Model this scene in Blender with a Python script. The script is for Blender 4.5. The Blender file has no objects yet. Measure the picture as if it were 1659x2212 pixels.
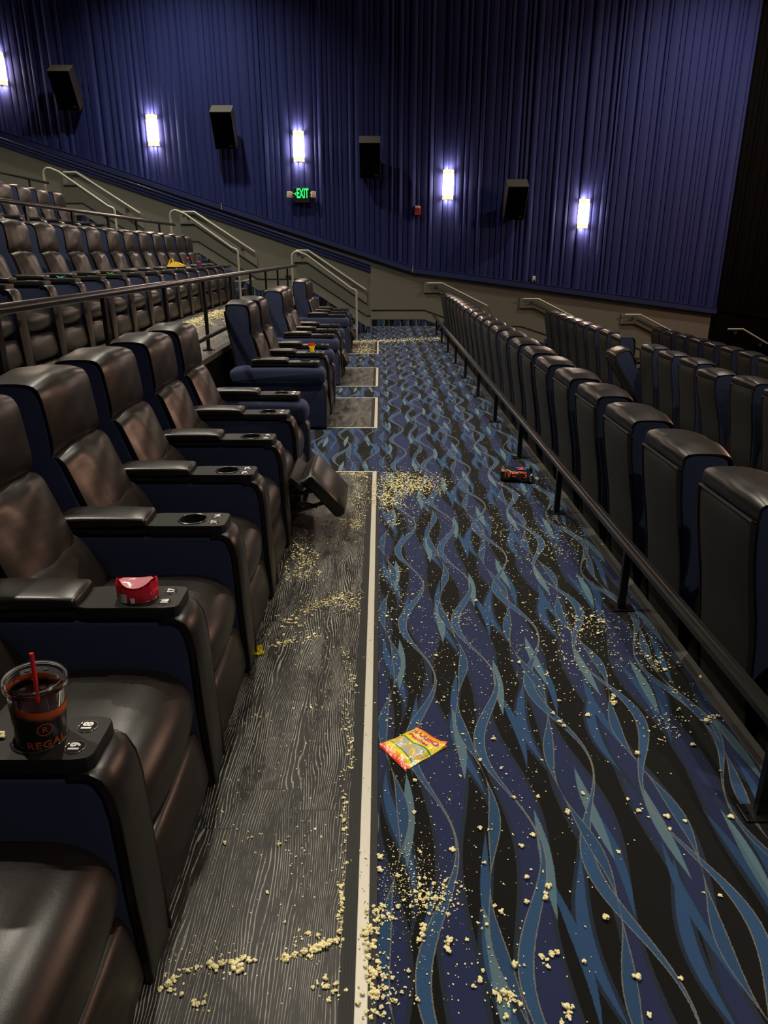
import bpy, bmesh, math, random
from mathutils import Vector, Matrix
PI = math.pi
R = random.Random(7)
S = bpy.context.scene
COL = S.collection

# ------------------------------------------------------------------ camera
F = 1540.0
H = 1.55
CAM = Vector((0, 0, H))
cam_d = bpy.data.cameras.new('camera'); cam = bpy.data.objects.new('camera', cam_d); COL.objects.link(cam)
cam.location = CAM
cam.rotation_euler = (math.radians(70.0), 0, math.radians(-0.28))
cam_d.sensor_fit = 'HORIZONTAL'; cam_d.sensor_width = 36.0; cam_d.lens = 36.0 * F / 1659.0
cam_d.clip_start = 0.02; cam_d.clip_end = 100
S.camera = cam
RM = cam.rotation_euler.to_matrix()
def ray(u, v): return RM @ Vector(((u - 829.5) / F, -(v - 1106.0) / F, -1.0))
def onY(u, v, Y): d = ray(u, v); return CAM + d * (Y / d.y)
def onZ(u, v, Z=0.0): d = ray(u, v); return CAM + d * ((Z - H) / d.z)

# ------------------------------------------------------------------ node helpers
class X:
    """socket with arithmetic"""
    def __init__(s, nt, sock): s.nt = nt; s.s = sock
    def op(s, o, *a):
        n = s.nt.nodes.new('ShaderNodeMath'); n.operation = o
        for i, v in enumerate((s,) + a):
            if isinstance(v, X): s.nt.links.new(v.s, n.inputs[i])
            else: n.inputs[i].default_value = v
        return X(s.nt, n.outputs[0])
    def __add__(s, o): return s.op('ADD', o)
    __radd__ = __add__
    def __sub__(s, o): return s.op('SUBTRACT', o)
    def __mul__(s, o): return s.op('MULTIPLY', o)
    __rmul__ = __mul__
    def __neg__(s): return s.op('MULTIPLY', -1.0)
    def lt(s, o): return s.op('LESS_THAN', o)
    def gt(s, o): return s.op('GREATER_THAN', o)
    def sin(s): return s.op('SINE')
    def abs(s): return s.op('ABSOLUTE')
    def floor(s): return s.op('FLOOR')
    def clamp(s):
        r = s.op('ADD', 0.0); r.s.node.use_clamp = True; return r

class MatB:
    def __init__(s, name, rough=.5, spec=.5, metal=0.0):
        s.m = bpy.data.materials.new(name); s.m.use_nodes = True
        s.nt = s.m.node_tree; s.b = s.nt.nodes['Principled BSDF']
        s.b.inputs['Roughness'].default_value = rough
        s.b.inputs['Specular IOR Level'].default_value = spec
        s.b.inputs['Metallic'].default_value = metal
    def coords(s, which='Object'):
        n = s.nt.nodes.new('ShaderNodeTexCoord'); sp = s.nt.nodes.new('ShaderNodeSeparateXYZ')
        s.nt.links.new(n.outputs[which], sp.inputs[0]); s.co = n.outputs[which]
        return [X(s.nt, sp.outputs[i]) for i in range(3)]
    def vec(s, x, y, z=0.0):
        n = s.nt.nodes.new('ShaderNodeCombineXYZ')
        for i, v in enumerate((x, y, z)):
            if isinstance(v, X): s.nt.links.new(v.s, n.inputs[i])
            else: n.inputs[i].default_value = v
        return n.outputs[0]
    def noise(s, vec, scale, detail=2.0, rough=.5):
        n = s.nt.nodes.new('ShaderNodeTexNoise'); n.inputs['Scale'].default_value = scale
        n.inputs['Detail'].default_value = detail; n.inputs['Roughness'].default_value = rough
        if vec is not None: s.nt.links.new(vec, n.inputs['Vector'])
        return X(s.nt, n.outputs[0])
    def rnd(s, v):
        n = s.nt.nodes.new('ShaderNodeTexWhiteNoise'); n.noise_dimensions = '1D'
        s.nt.links.new(v.s, n.inputs['W']); return X(s.nt, n.outputs['Value'])
    def mix(s, f, a, b):
        n = s.nt.nodes.new('ShaderNodeMix'); n.data_type = 'RGBA'
        if isinstance(f, X): s.nt.links.new(f.s, n.inputs[0])
        else: n.inputs[0].default_value = f
        for k, v in ((6, a), (7, b)):
            if isinstance(v, tuple): n.inputs[k].default_value = (*v, 1)
            else: s.nt.links.new(v, n.inputs[k])
        return n.outputs[2]
    def color(s, c):
        if isinstance(c, tuple): s.b.inputs['Base Color'].default_value = (*c, 1)
        else: s.nt.links.new(c, s.b.inputs['Base Color'])
        return s
    def bump(s, h, strength=.3, dist=.01):
        n = s.nt.nodes.new('ShaderNodeBump'); n.inputs['Strength'].default_value = strength
        n.inputs['Distance'].default_value = dist
        s.nt.links.new(h.s, n.inputs['Height']); s.nt.links.new(n.outputs[0], s.b.inputs['Normal']); return s

def simple(name, c, rough=.5, spec=.5, metal=0, var=.15, nscale=40, bump=0, bdist=.002):
    m = MatB(name, rough, spec, metal); m.coords()
    n = m.noise(m.co, nscale, 3)
    lo = tuple(max(0, x * (1 - var)) for x in c); hi = tuple(x * (1 + var) for x in c)
    m.color(m.mix(n, lo, hi))
    if bump: m.bump(n, bump, bdist)
    return m.m
def emis(name, c, e):
    m = MatB(name, .4); m.color(c)
    m.b.inputs['Emission Color'].default_value = (*c, 1); m.b.inputs['Emission Strength'].default_value = e
    return m.m
def clear(name, c, rough=.05, alpha=None):
    m = MatB(name, rough); m.color(c); m.b.inputs['Transmission Weight'].default_value = 1.0
    m.b.inputs['IOR'].default_value = 1.2
    return m.m

M = {}
def leather(name, c, rough):
    m = MatB(name, rough, .55); m.coords()
    big = m.noise(m.co, 9, 4, .6); fine = m.noise(m.co, 420, 2)
    wr = m.noise(m.co, 26, 5, .65)
    m.color(m.mix(big, tuple(x * .8 for x in c), tuple(x * 1.25 for x in c)))
    rr = (big - .5) * .12 + rough
    m.nt.links.new(rr.s, m.b.inputs['Roughness'])
    m.bump(fine * .08 + wr * .22 + big * .35, .16, .010)
    return m.m
M['leather'] = leather('black_leather', (.0100, .0072, .0058), .36)
M['leather_back'] = leather('black_leatherette', (.0062, .0057, .0048), .70)
def fabric(name, c):
    m = MatB(name, .85, .25); m.coords(); fine = m.noise(m.co, 900, 2); big = m.noise(m.co, 6, 3)
    m.color(m.mix(fine * .6 + big * .4, tuple(x * .7 for x in c), tuple(x * 1.3 for x in c)))
    m.b.inputs['Sheen Weight'].default_value = .05
    m.bump(fine * .15 + big, .25, .01); return m.m
M['navy'] = fabric('navy_vinyl', (.026, .034, .078))
M['plastic'] = simple('black_plastic', (.016, .015, .014), .33, .5)
M['tray'] = simple('tray_plastic', (.009, .008, .0075), .42, .35, bump=.05)
M['hole'] = simple('dark_plastic', (.004, .004, .004), .7, .2)
M['mech'] = simple('dark_steel', (.01, .01, .01), .45, .5)
M['white'] = simple('white_print', (.75, .73, .70), .5)
M['rimmetal'] = simple('chrome_rim', (.45, .44, .42), .25, .5, .9)
M['rail'] = simple('black_rail_paint', (.008, .0065, .006), .28, .45)
M['graymetal'] = simple('warm_gray_paint', (.34, .34, .28), .38, .5)
M['wallgray'] = simple('gray_wall_fabric', (.150, .150, .124), .92, .15, var=.18, nscale=220, bump=.4)
M['wallgray2'] = simple('gray_board_paint', (.160, .160, .132), .65, .3, var=.05)
M['chairrail'] = simple('black_trim', (.012, .012, .011), .45)
M['bluetrim'] = simple('blue_trim_paint', (.026, .036, .115), .28, .7, var=.05)
M['black'] = simple('black_masking', (.002, .002, .002), .95, .05, nscale=300)
M['blackfloor'] = simple('dark_floor', (.02, .018, .016), .6, .4)
M['ceil'] = simple('dark_ceiling_tile', (.02, .02, .022), .9)
M['alu'] = simple('brushed_strip', (.50, .46, .39), .45, .5, .25, var=.08, nscale=120)
M['rubber'] = simple('black_rubber', (.012, .0115, .010), .55, .25)
M['popcorn'] = None
def vinyl_edge():
    m = MatB('vinyl_nosing', .5, .5); x, y, z = m.coords()
    g = m.noise(m.vec(x * 90, y * 3, z * 60), 1, 3)
    m.color(m.mix(g, (.028, .025, .022), (.075, .068, .06))); return m.m
M['nosing'] = vinyl_edge()

def curtain_mat(name, c):
    m = MatB(name, .74, .20); m.coords()
    n = m.noise(m.co, 500, 2)
    m.color(m.mix(n, tuple(x * .8 for x in c), tuple(x * 1.2 for x in c))); m.bump(n, .2, .003)
    return m.m
M['curtain'] = curtain_mat('blue_pleated_fabric', (.0120, .0190, .102))
M['blackcurtain'] = curtain_mat('black_pleated_fabric', (.0016, .0016, .0015)); M['blackcurtain'].node_tree.nodes['Principled BSDF'].inputs['Specular IOR Level'].default_value = .06; M['blackcurtain'].node_tree.nodes['Principled BSDF'].inputs['Roughness'].default_value = .95

def carpet():
    m = MatB('wave_carpet', .95, .1); m.b.inputs['Sheen Weight'].default_value = .06; m.b.inputs['Sheen Roughness'].default_value = .5; x, y, z = m.coords()
    y = y + z * 1.15; x = x + 3.3
    edge = m.noise(m.co, 160, 2); fuzz = (edge - .5) * .006
    x = x + fuzz
    TAU = 2 * PI
    def strand(P, off, A, L, hw, wa, Lw, seed, shift=None, floor0=False):
        xx = x + off
        k = (xx * (1 / P)).floor()
        r1 = m.rnd(k + seed); r2 = m.rnd(k + (seed + 51.3))
        xl = xx - (k + .5) * P
        c = ((y * (TAU / L)) + r1 * TAU).sin() * A
        w = ((y * (TAU / Lw)) + r2 * TAU).sin() * wa + hw
        return (xl - c).abs() - w
    def msk(d): return (d * -600.0 + .5).clamp()
    c = (.020, .026, .072)
    d1 = strand(.205, .0, .020, 1.30, .050, .022, .83, 3.1)
    c = m.mix(msk(d1 - .012), c, (.018, .024, .038))
    c = m.mix(msk(d1), c, (.0065, .0058, .0055))
    d2 = strand(.24, .13, .036, .83, .004, .013, .83, 17.7)
    c = m.mix(msk(d2 - .010), c, (.016, .024, .040))
    c = m.mix(msk(d2), c, (.027, .062, .145))
    d2b = strand(.17, .07, .020, .83, .001, .013, .83, 91.7)
    c = m.mix(msk(d2b), c, (.025, .062, .140))
    d3 = strand(.185, .05, .010, .83, -.003, .020, .83, 29.9)
    c = m.mix(msk(d3), c, (.088, .148, .185))
    d4 = strand(.235, .19, .058, .83, .0100, .0085, .83, 41.3)
    c = m.mix(msk(d4), c, (.029, .070, .150))
    c = m.mix(msk(d4.abs() - .0014), c, (.17, .16, .13))
    d5 = strand(.27, .31, .030, .83, .008, .009, .415, 67.3)
    c = m.mix(msk(d5), c, (.025, .058, .125))
    c = m.mix(msk(d5.abs() - .0013), c, (.15, .15, .125))
    f = m.noise(m.co, 700, 2)
    g = m.nt.nodes.new('ShaderNodeMix'); g.data_type = 'RGBA'; g.blend_type = 'MULTIPLY'
    g.inputs[0].default_value = 1
    m.nt.links.new(c, g.inputs[6])
    m.nt.links.new(m.mix(f, (.55, .55, .55), (1.45, 1.45, 1.45)), g.inputs[7])
    m.color(g.outputs[2]); m.bump(f, .5, .004)
    return m.m
M['carpet'] = carpet()

def wood():
    m = MatB('limed_dark_plank', .42, .22); x, y, z = m.coords()
    W, L = .183, 1.22
    k = ((x + 5) * (1 / W)).floor(); off = m.rnd(k + 4.4) * L
    j = ((y + off) * (1 / L)).floor()
    pid = k * 7.13 + j * 3.71
    r = m.rnd(pid); r2 = m.rnd(pid + 31.7)
    warp = m.noise(m.vec(x * 7.0 + r * 40, y * 1.5 + r2 * 30), 1.0, 2.5, .45)
    warp2 = m.noise(m.vec(x * 40 + r * 9, y * 7), 1.0, 2)
    xx = x + warp * .115 + warp2 * .007
    s = (xx * 820.0 + r * 50).sin()
    fine = m.noise(m.vec(x * 420, y * 16 + r * 9), 1.0, 3, .6)
    patch = m.noise(m.vec(x * 16 + r * 5, y * 3.5 + r2 * 7), 1.0, 3)
    line = ((s - .62) * 3.0 + (fine - .5) * 6.5 + (patch - .5) * 5.5).clamp()
    pores = ((fine - .60) * 7.0).clamp()
    base = m.mix(r, (.008, .0072, .0064), (.021, .019, .017))
    c = m.mix(pores * .6, base, (.16, .15, .135))
    c = m.mix(line * .78, c, (.34, .32, .285))
    fx = ((x + 5) * (1 / W)); fy = (y + off) * (1 / L)
    gx = ((fx - fx.floor()) - .5).abs().gt(.4935); gy = ((fy - fy.floor()) - .5).abs().gt(.4988)
    c = m.mix((gx * .35 + gy * .9).clamp(), c, (.008, .008, .008))
    m.color(c)
    rr = line * .10 + fine * .15 + .33
    m.nt.links.new(rr.s, m.b.inputs['Roughness'])
    m.bump(line * .6 + fine * .3 + patch * .5, .35, .002)
    return m.m
M['wood'] = wood()

# ------------------------------------------------------------------ mesh helpers
def finish(name, bm, mat, parent=None, smooth=.7, loc=None):
    bmesh.ops.recalc_face_normals(bm, faces=bm.faces)
    if smooth:
        for f in bm.faces: f.smooth = True
        for e in bm.edges:
            if len(e.link_faces) == 2 and e.calc_face_angle(0) > smooth: e.smooth = False
    me = bpy.data.meshes.new(name); bm.to_mesh(me); bm.free()
    mats = mat if isinstance(mat, (list, tuple)) else [mat]
    for q in mats: me.materials.append(q)
    return link(name, me, parent, loc)
def link(name, me, parent=None, loc=None):
    o = bpy.data.objects.new(name, me); COL.objects.link(o)
    if parent: o.parent = parent
    if loc is not None: o.location = loc
    return o
def tag(o, label=None, cat=None, group=None, kind=None):
    if label: o['label'] = label
    if cat: o['category'] = cat
    if group: o['group'] = group
    if kind: o['kind'] = kind
    return o
def thing(name, label, cat, loc=(0, 0, 0), rz=0, group=None):
    o = bpy.data.objects.new(name, None); COL.objects.link(o); o.location = loc; o.rotation_euler = (0, 0, rz)
    o.empty_display_size = .1
    return tag(o, label, cat, group)
def box(bm, x0, x1, y0, y1, z0, z1, bev=0, seg=2):
    r = bmesh.ops.create_cube(bm, size=1)
    vs = r['verts']
    for v in vs:
        v.co.x = x0 + (v.co.x + .5) * (x1 - x0); v.co.y = y0 + (v.co.y + .5) * (y1 - y0); v.co.z = z0 + (v.co.z + .5) * (z1 - z0)
    if bev:
        es = list({e for v in vs for e in v.link_edges})
        bmesh.ops.bevel(bm, geom=es, offset=bev, segments=seg, affect='EDGES', profile=.5)
    return bm
def cyl(bm, a, b, r, seg=12, r2=None, caps=True):
    a = Vector(a); b = Vector(b); d = b - a
    M4 = Matrix.Translation((a + b) / 2) @ d.to_track_quat('Z', 'Y').to_matrix().to_4x4()
    bmesh.ops.create_cone(bm, cap_ends=caps, segments=seg, radius1=r, radius2=r if r2 is None else r2, depth=d.length, matrix=M4)
    return bm
def tube(bm, pts, r, seg=10, closed=False):
    """swept round tube with mitred bends"""
    pts = [Vector(p) for p in pts]; n = len(pts); rings = []
    up = Vector((0, 0, 1))
    for i, p in enumerate(pts):
        if i == 0: t = pts[1] - p
        elif i == n - 1: t = p - pts[i - 1]
        else: t = (p - pts[i - 1]).normalized() + (pts[i + 1] - p).normalized()
        t.normalize()
        ref = Vector((0, 1, 0)) if abs(t.y) < .9 else up
        a = t.cross(ref).normalized(); b = t.cross(a).normalized()
        k = 1.0
        if 0 < i < n - 1:
            c = (p - pts[i - 1]).normalized().dot(t); k = 1 / max(c, .5)
        rings.append([bm.verts.new(p + (a * math.cos(q) + b * math.sin(q)) * r * (1 if k == 1 else k ** .5)) for q in [2 * PI * j / seg for j in range(seg)]])
    for i in range(n - 1):
        for j in range(seg):
            bm.faces.new((rings[i][j], rings[i][(j + 1) % seg], rings[i + 1][(j + 1) % seg], rings[i + 1][j]))
    bm.faces.new(rings[0][::-1]); bm.faces.new(rings[-1])
    return bm
def prism(bm, pts, axis, a, b):
    """extrude polygon. axis 'y': pts are (x,z); axis 'x': (y,z); axis 'z': (x,y)"""
    def mk(p, t):
        if axis == 'y': return (p[0], t, p[1])
        if axis == 'x': return (t, p[0], p[1])
        return (p[0], p[1], t)
    A = [bm.verts.new(mk(p, a)) for p in pts]; B = [bm.verts.new(mk(p, b)) for p in pts]
    n = len(pts)
    bm.faces.new(A); bm.faces.new(B[::-1])
    for i in range(n): bm.faces.new((A[i], B[i], B[(i + 1) % n], A[(i + 1) % n]))
    return bm
def loft(bm, prof, y0, y1, rnd=.02, crown=0, ny=6, axis='y'):
    """closed (x,z) profile swept along y; rounded ends of radius rnd, crown bulges the middle"""
    cx = sum(p[0] for p in prof) / len(prof); cz = sum(p[1] for p in prof) / len(prof)
    def inset(d):
        out = []; n = len(prof)
        for i, p in enumerate(prof):
            a = prof[i - 1]; b = prof[(i + 1) % n]
            tx, tz = b[0] - a[0], b[1] - a[1]; l = math.hypot(tx, tz) or 1
            nx, nz = tz / l, -tx / l
            if nx * (p[0] - cx) + nz * (p[1] - cz) < 0: nx, nz = -nx, -nz
            out.append((p[0] + nx * d, p[1] + nz * d))
        return out
    secs = []
    for a in (0, 22, 45, 67, 90):
        t = math.radians(a); secs.append((y0 + rnd * (1 - math.sin(t)) if a < 90 else y0 + 0.0, 0))
    secs = [(y0 + rnd * (1 - math.cos(math.radians(a))), -rnd * (1 - math.sin(math.radians(a)))) for a in (0, 25, 50, 90)]
    mid = [(y0 + rnd + (y1 - y0 - 2 * rnd) * i / ny, crown * (1 - (2 * i / ny - 1) ** 2) if crown else 0) for i in range(1, ny)]
    end = [(y1 - (s[0] - y0), s[1]) for s in secs[::-1]]
    rings = []
    for (yy, d) in secs + mid + end:
        rings.append([bm.verts.new((p[0], yy, p[1])) for p in inset(d)])
    n = len(prof)
    for i in range(len(rings) - 1):
        for j in range(n): bm.faces.new((rings[i][j], rings[i][(j + 1) % n], rings[i + 1][(j + 1) % n], rings[i + 1][j]))
    bm.faces.new(rings[0][::-1]); bm.faces.new(rings[-1])
    return bm
def smooth_poly(pts, it=2, closed=True):
    for _ in range(it):
        out = []; n = len(pts)
        rng = range(n) if closed else range(n - 1)
        if not closed: out.append(pts[0])
        for i in rng:
            a = pts[i]; b = pts[(i + 1) % n]
            out.append((a[0] * .75 + b[0] * .25, a[1] * .75 + b[1] * .25)); out.append((a[0] * .25 + b[0] * .75, a[1] * .25 + b[1] * .75))
        if not closed: out.append(pts[-1])
        pts = out
    return pts
def strip(bm, path, y0, y1, thick, crown, ny=8, wrinkle=0, seed=1, inner=.012):
    """leather skin laid over an open (x,z) path: outward normal is to the left of travel"""
    rr = random.Random(seed); n = len(path); nr = []
    for i, p in enumerate(path):
        a = path[max(0, i - 1)]; b = path[min(n - 1, i + 1)]
        tx, tz = b[0] - a[0], b[1] - a[1]; l = math.hypot(tx, tz) or 1
        nr.append((-tz / l, tx / l))
    ph = [rr.uniform(0, 6) for _ in range(6)]
    out = []; inn = []
    for i, p in enumerate(path):
        ro = []; ri = []
        e = min(i, n - 1 - i) / max(1, n - 1)
        ef = min(1, e * 7)
        for j in range(ny + 1):
            t = j / ny; ed = 1 - (2 * t - 1) ** 6
            tt = thick * (.45 + .55 * ed) * (.35 + .65 * ef) + crown * (1 - (2 * t - 1) ** 2) * min(1, e * 4)
            if wrinkle:
                tt += wrinkle * ed * ef * (math.sin(t * 9 + ph[0] + i * .5) * math.sin(i * .8 + ph[1] + t * 3) + .6 * math.sin(t * 17 + ph[2] - i * .4))
            y = y0 + (y1 - y0) * t
            ro.append(bm.verts.new((p[0] + nr[i][0] * tt, y, p[1] + nr[i][1] * tt)))
            ri.append(bm.verts.new((p[0] - nr[i][0] * inner, y, p[1] - nr[i][1] * inner)))
        out.append(ro); inn.append(ri)
    for i in range(n - 1):
        for j in range(ny):
            bm.faces.new((out[i][j], out[i][j + 1], out[i + 1][j + 1], out[i + 1][j]))
            bm.faces.new((inn[i][j], inn[i + 1][j], inn[i + 1][j + 1], inn[i][j + 1]))
        for j in (0, ny): bm.faces.new((out[i][j], out[i + 1][j], inn[i + 1][j], inn[i][j]))
    for i in (0, n - 1):
        for j in range(ny): bm.faces.new((out[i][j], inn[i][j], inn[i][j + 1], out[i][j + 1]))
    return bm
def text_geo(body, size, bold=.0, ext=0.0, spacing=1.0):
    c = bpy.data.curves.new('lettering', 'FONT'); c.body = body; c.size = size; c.extrude = ext; c.offset = bold
    c.align_x = 'CENTER'; c.align_y = 'CENTER'; c.space_character = spacing; c.resolution_u = 3
    o = bpy.data.objects.new('lettering', c); COL.objects.link(o)
    bpy.context.view_layer.update()
    me = bpy.data.meshes.new_from_object(o.evaluated_get(bpy.context.evaluated_depsgraph_get()))
    V = [v.co.copy() for v in me.vertices]; P = [tuple(p.vertices) for p in me.polygons]
    bpy.data.objects.remove(o); bpy.data.curves.remove(c); bpy.data.meshes.remove(me)
    return V, P
def add_text(bm, body, size, f, bold=0, ext=.0, spacing=1.0):
    V, P = text_geo(body, size, bold, ext, spacing)
    vs = [bm.verts.new(f(v)) for v in V]
    for p in P:
        try: bm.faces.new([vs[i] for i in p])
        except ValueError: pass
    return bm
def lathe(bm, prof, seg=28, cap0=True, cap1=False):
    rings = [[bm.verts.new((r * math.cos(2 * PI * j / seg), r * math.sin(2 * PI * j / seg), z)) for j in range(seg)] for r, z in prof]
    for i in range(len(rings) - 1):
        for j in range(seg): bm.faces.new((rings[i][j], rings[i][(j + 1) % seg], rings[i + 1][(j + 1) % seg], rings[i + 1][j]))
    if cap0: bm.faces.new(rings[0][::-1])
    if cap1: bm.faces.new(rings[-1])
    return bm
NB = bmesh.new
def struct(name, bm, mat, smooth=0): return tag(finish(name, bm, mat, None, smooth), kind='structure')

# ------------------------------------------------------------------ layout constants
PITCH = .632; AW = .143; WS = PITCH - AW - .006
RP = 2.17                      # row pitch
Z2, Z3, Z4 = .71, 1.41, 2.10   # tiers rising to the left
ZR = (-.35, -.68, -1.02)       # tiers falling to the right
YW = 16.5; YS = 15.0           # far wall, stair side wall
XE = -1.48                     # edge of the tier behind the left row
XC = 1.21                      # carpet's right edge

# ------------------------------------------------------------------ floors
WP = [(-.5, 5.13), (6.56, 8.03), (8.77, 10.27), (11.75, 13.5)]   # wood insets along the left row
XWD = -.092
b = NB(); box(b, XWD, XC, -3, YW, -.3, 0)
for a, c in [(5.13, 6.56), (8.03, 8.77), (10.27, 11.75), (13.5, YW)]: box(b, XE, XWD, a, c, -.3, 0)
box(b, XE, XWD, -3, -.5, -.3, 0)
struct('floor', b, M['carpet'])
b = NB()
for a, c in WP: box(b, XE, XWD, a, c, -.3, .001)
struct('floor_wood_inset', b, M['wood'])
for i, (a, c) in enumerate(WP):
    b = NB(); box(b, -.060, -.030, a + .0, c, .001, .007, .002)
    box(b, XE, -.030, c - .012, c + .012, .001, .006, .002)
    if i: box(b, XE, -.030, a - .012, a + .012, .001, .006, .002)
    struct('trim_%d' % (i + 1), b, M['alu'])
    b = NB(); box(b, -.094, -.060, a, c, .0005, .004, .001); box(b, -.030, -.010, a, c, .0005, .004, .001)
    for q in range(4): box(b, -.088 + q * .008, -.085 + q * .008, a, c, .004, .0055)
    struct('trim_%d' % (i + 11), b, M['rubber'])
b = NB(); box(b, XC, XC + .055, -3, YW - 1.2, -.36, .004, .003); struct('trim_5', b, M['nosing'])
# left tiers
b = NB(); box(b, XE - RP, XE, -3, YS, -.3, Z2); box(b, XE - 2 * RP, XE - RP, -3, YS, -.3, Z3); box(b, -12, XE - 2 * RP, -3, YS, -.3, Z4)
struct('floor_left_tiers', b, M['wood'])
b = NB()
for i, z in enumerate((Z2, Z3, Z4)):
    x = XE - i * RP; box(b, x, x + .012, -3, 13.9, z - .7, z - .035)
struct('wall_tier_risers', b, M['black'])
b = NB()
for i, z in enumerate((Z2, Z3, Z4)):
    x = XE - i * RP; box(b, x - .09, x + .018, -3, 13.9, z - .045, z + .006, .004)
struct('trim_6', b, M['nosing'])
# right tiers
b = NB(); box(b, XC + .055, 3.33, -3, YW, -1.5, ZR[0]); box(b, 3.33, 5.55, -3, YW, -1.5, ZR[1]); box(b, 5.55, 12, -3, YW, -1.5, ZR[2])
struct('floor_right_tiers', b, M['blackfloor'])
b = NB()
for x, z in ((3.33, ZR[0]), (5.55, ZR[1])): box(b, x - .08, x + .02, -3, 15.3, z - .04, z + .006, .004)
struct('trim_7', b, M['nosing'])
# stairs on the left (carpeted) and on the right
def steps(name, x0, dx, z0, dz, n, ya, yb, solid):
    b = NB()
    for i in range(n):
        x = x0 + dx * i; z = z0 + dz * (i + 1)
        xa, xb = sorted((x, x + dx * (n - i) if dz > 0 else x + dx))
        box(b, xa, xb, ya, yb, z0 - .3 if dz > 0 else z - .3, z)
    return struct(name, b, M['carpet'])
steps('floor_stairs_lower', -.47, -.253, 0, Z2 / 4, 4, 13.98, YS, 1)
steps('floor_stairs_middle', -.47 - RP, -.253, Z2, (Z3 - Z2) / 4, 4, 13.98, YS, 1)
steps('floor_stairs_upper', -.47 - 2 * RP, -.253, Z3, (Z4 - Z3) / 4, 4, 13.98, YS, 1)
b = NB()
for k in range(2):
    z = (0, ZR[0])[k]; x = (XC - .1, 3.3)[k]
    box(b, x, x + .33, 15.35, YW, -1.2, z - .115 + (.0 if k else .0)); box(b, x, x + .66, 15.35, YW, -1.2, z - .225)
struct('floor_stairs_right', b, M['carpet'])

# ------------------------------------------------------------------ walls
def slopeL(x): return 1.24 + (.70 - x) * .311          # underside of the pleated wall fabric, left part
def slopeR(x): return 1.24 - (x - .70) * .129
def zb(x): return slopeL(x) if x < .7 else slopeR(x)
b = NB(); prism(b, [(-12, -.5), (-12, zb(-12)), (.7, 1.24), (7.42, zb(7.42)), (7.42, -1.4), (0, -1.4)], 'y', YW, YW + .2)
struct('wall_far', b, M['wallgray'])
b = NB(); prism(b, [(-12, slopeL(-12)), (-12, 8), (12, 8), (12, -1.4), (7.42, -1.4), (7.42, zb(7.42)), (.7, 1.24)], 'y', YW + .10, YW + .25)
struct('wall_far_upper', b, M['black'])
def pleats(name, x0, x1, zlo, mat, seed, xtop=None):
    r = random.Random(seed); b = NB(); x = x0; pts = []
    while x < x1:
        w = r.choice((.085, .10, .115, .13, .16, .2)); a = r.choice((.008, .012, .018, .026, .034)) * (1.0)
        skew = r.uniform(.15, .85)
        pts += [(x, 0), (x + .006, -.012 - a * .3), (x + w * skew * .6 + .008, -a - .010), (x + w * (.55 + .4 * skew), -a * .75 - .008), (x + w - .006, -.004)]
        x += w
    pts = [p for p in pts if p[0] <= x1] + [(x1, 0)]
    top = 8.0; rows = 7; prev = None
    for (px, dy) in pts:
        z0 = zlo(px); col = []
        for i in range(rows):
            t = i / (rows - 1); z = z0 + (top - z0) * t
            wob = .004 * math.sin(px * 7 + i * 1.7) * (1 if 0 < i < rows - 1 else 0)
            xs = px
            if xtop: xs = px + (px - x0) / (x1 - x0) * xtop * ((z - z0) / (6.2 - z0))
            col.append(b.verts.new((xs, YW - .012 + dy + wob, z)))
        if prev:
            for i in range(rows - 1): b.faces.new((prev[i], col[i], col[i + 1], prev[i + 1]))
        prev = col
    o = finish(name, b, mat, None, .9); tag(o, kind='structure'); return o
pleats('wall_far_curtain', -11.9, 7.50, zb, M['curtain'], 5, -.0)
pleats('wall_far_masking', 7.50, 11.9, lambda x: zb(7.5) - (x - 7.5) * .16 - .02, M['blackcurtain'], 9)
b = NB(); prism(b, [(7.42, -1.4), (7.42, .42), (12, .1), (12, -1.4)], 'y', YW, YW + .2); struct('wall_far_black', b, M['black'])
# blue sill trim below the pleats
b = NB()
def sill(b, x0, x1, fn, h0, h1, y0, y1):
    prism(b, [(x0, fn(x0) + h0), (x0, fn(x0) + h1), (x1, fn(x1) + h1), (x1, fn(x1) + h0)], 'y', y0, y1)
sill(b, -11.9, .698, slopeL, -.10, .015, YW - .075, YW + .05); sill(b, -11.9, .698, slopeL, .015, .028, YW - .082, YW)
sill(b, .712, 7.50, slopeR, -.10, .015, YW - .075, YW + .05); sill(b, .712, 7.50, slopeR, .015, .028, YW - .082, YW)
struct('trim_8', b, M['bluetrim'])
b = NB(); box(b, .699, .711, YW - .084, YW, 1.14, 1.268)
box(b, -3.37, -3.36, YW - .084, YW, slopeL(-3.365) - .1, slopeL(-3.365) + .03)
struct('trim_9', b, M['alu'])
# stair side wall
def st(x): return 1.31 + (-.2 - x) * .325
b = NB(); prism(b, [(-.2, -.2), (-.2, st(-.2)), (-12, st(-12)), (-12, -.2)], 'y', YS, YS + .14); struct('wall_stair', b, M['wallgray'])
b = NB()
for (lo, hi, dy) in ((-.125, -.060, .030), (-.060, -.035, .05), (-.035, -.005, .035), (-.005, .02, .055)):
    prism(b, [(-.19, st(-.2) + lo), (-.19, st(-.2) + hi), (-12, st(-12) + hi), (-12, st(-12) + lo)], 'y', YS - dy, YS + .16)
struct('trim_10', b, M['bluetrim'])
b = NB(); box(b, -.2, -.185, YS - .01, YS + .14, -.0, st(-.2)); struct('trim_21', b, M['wallgray2'])
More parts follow.
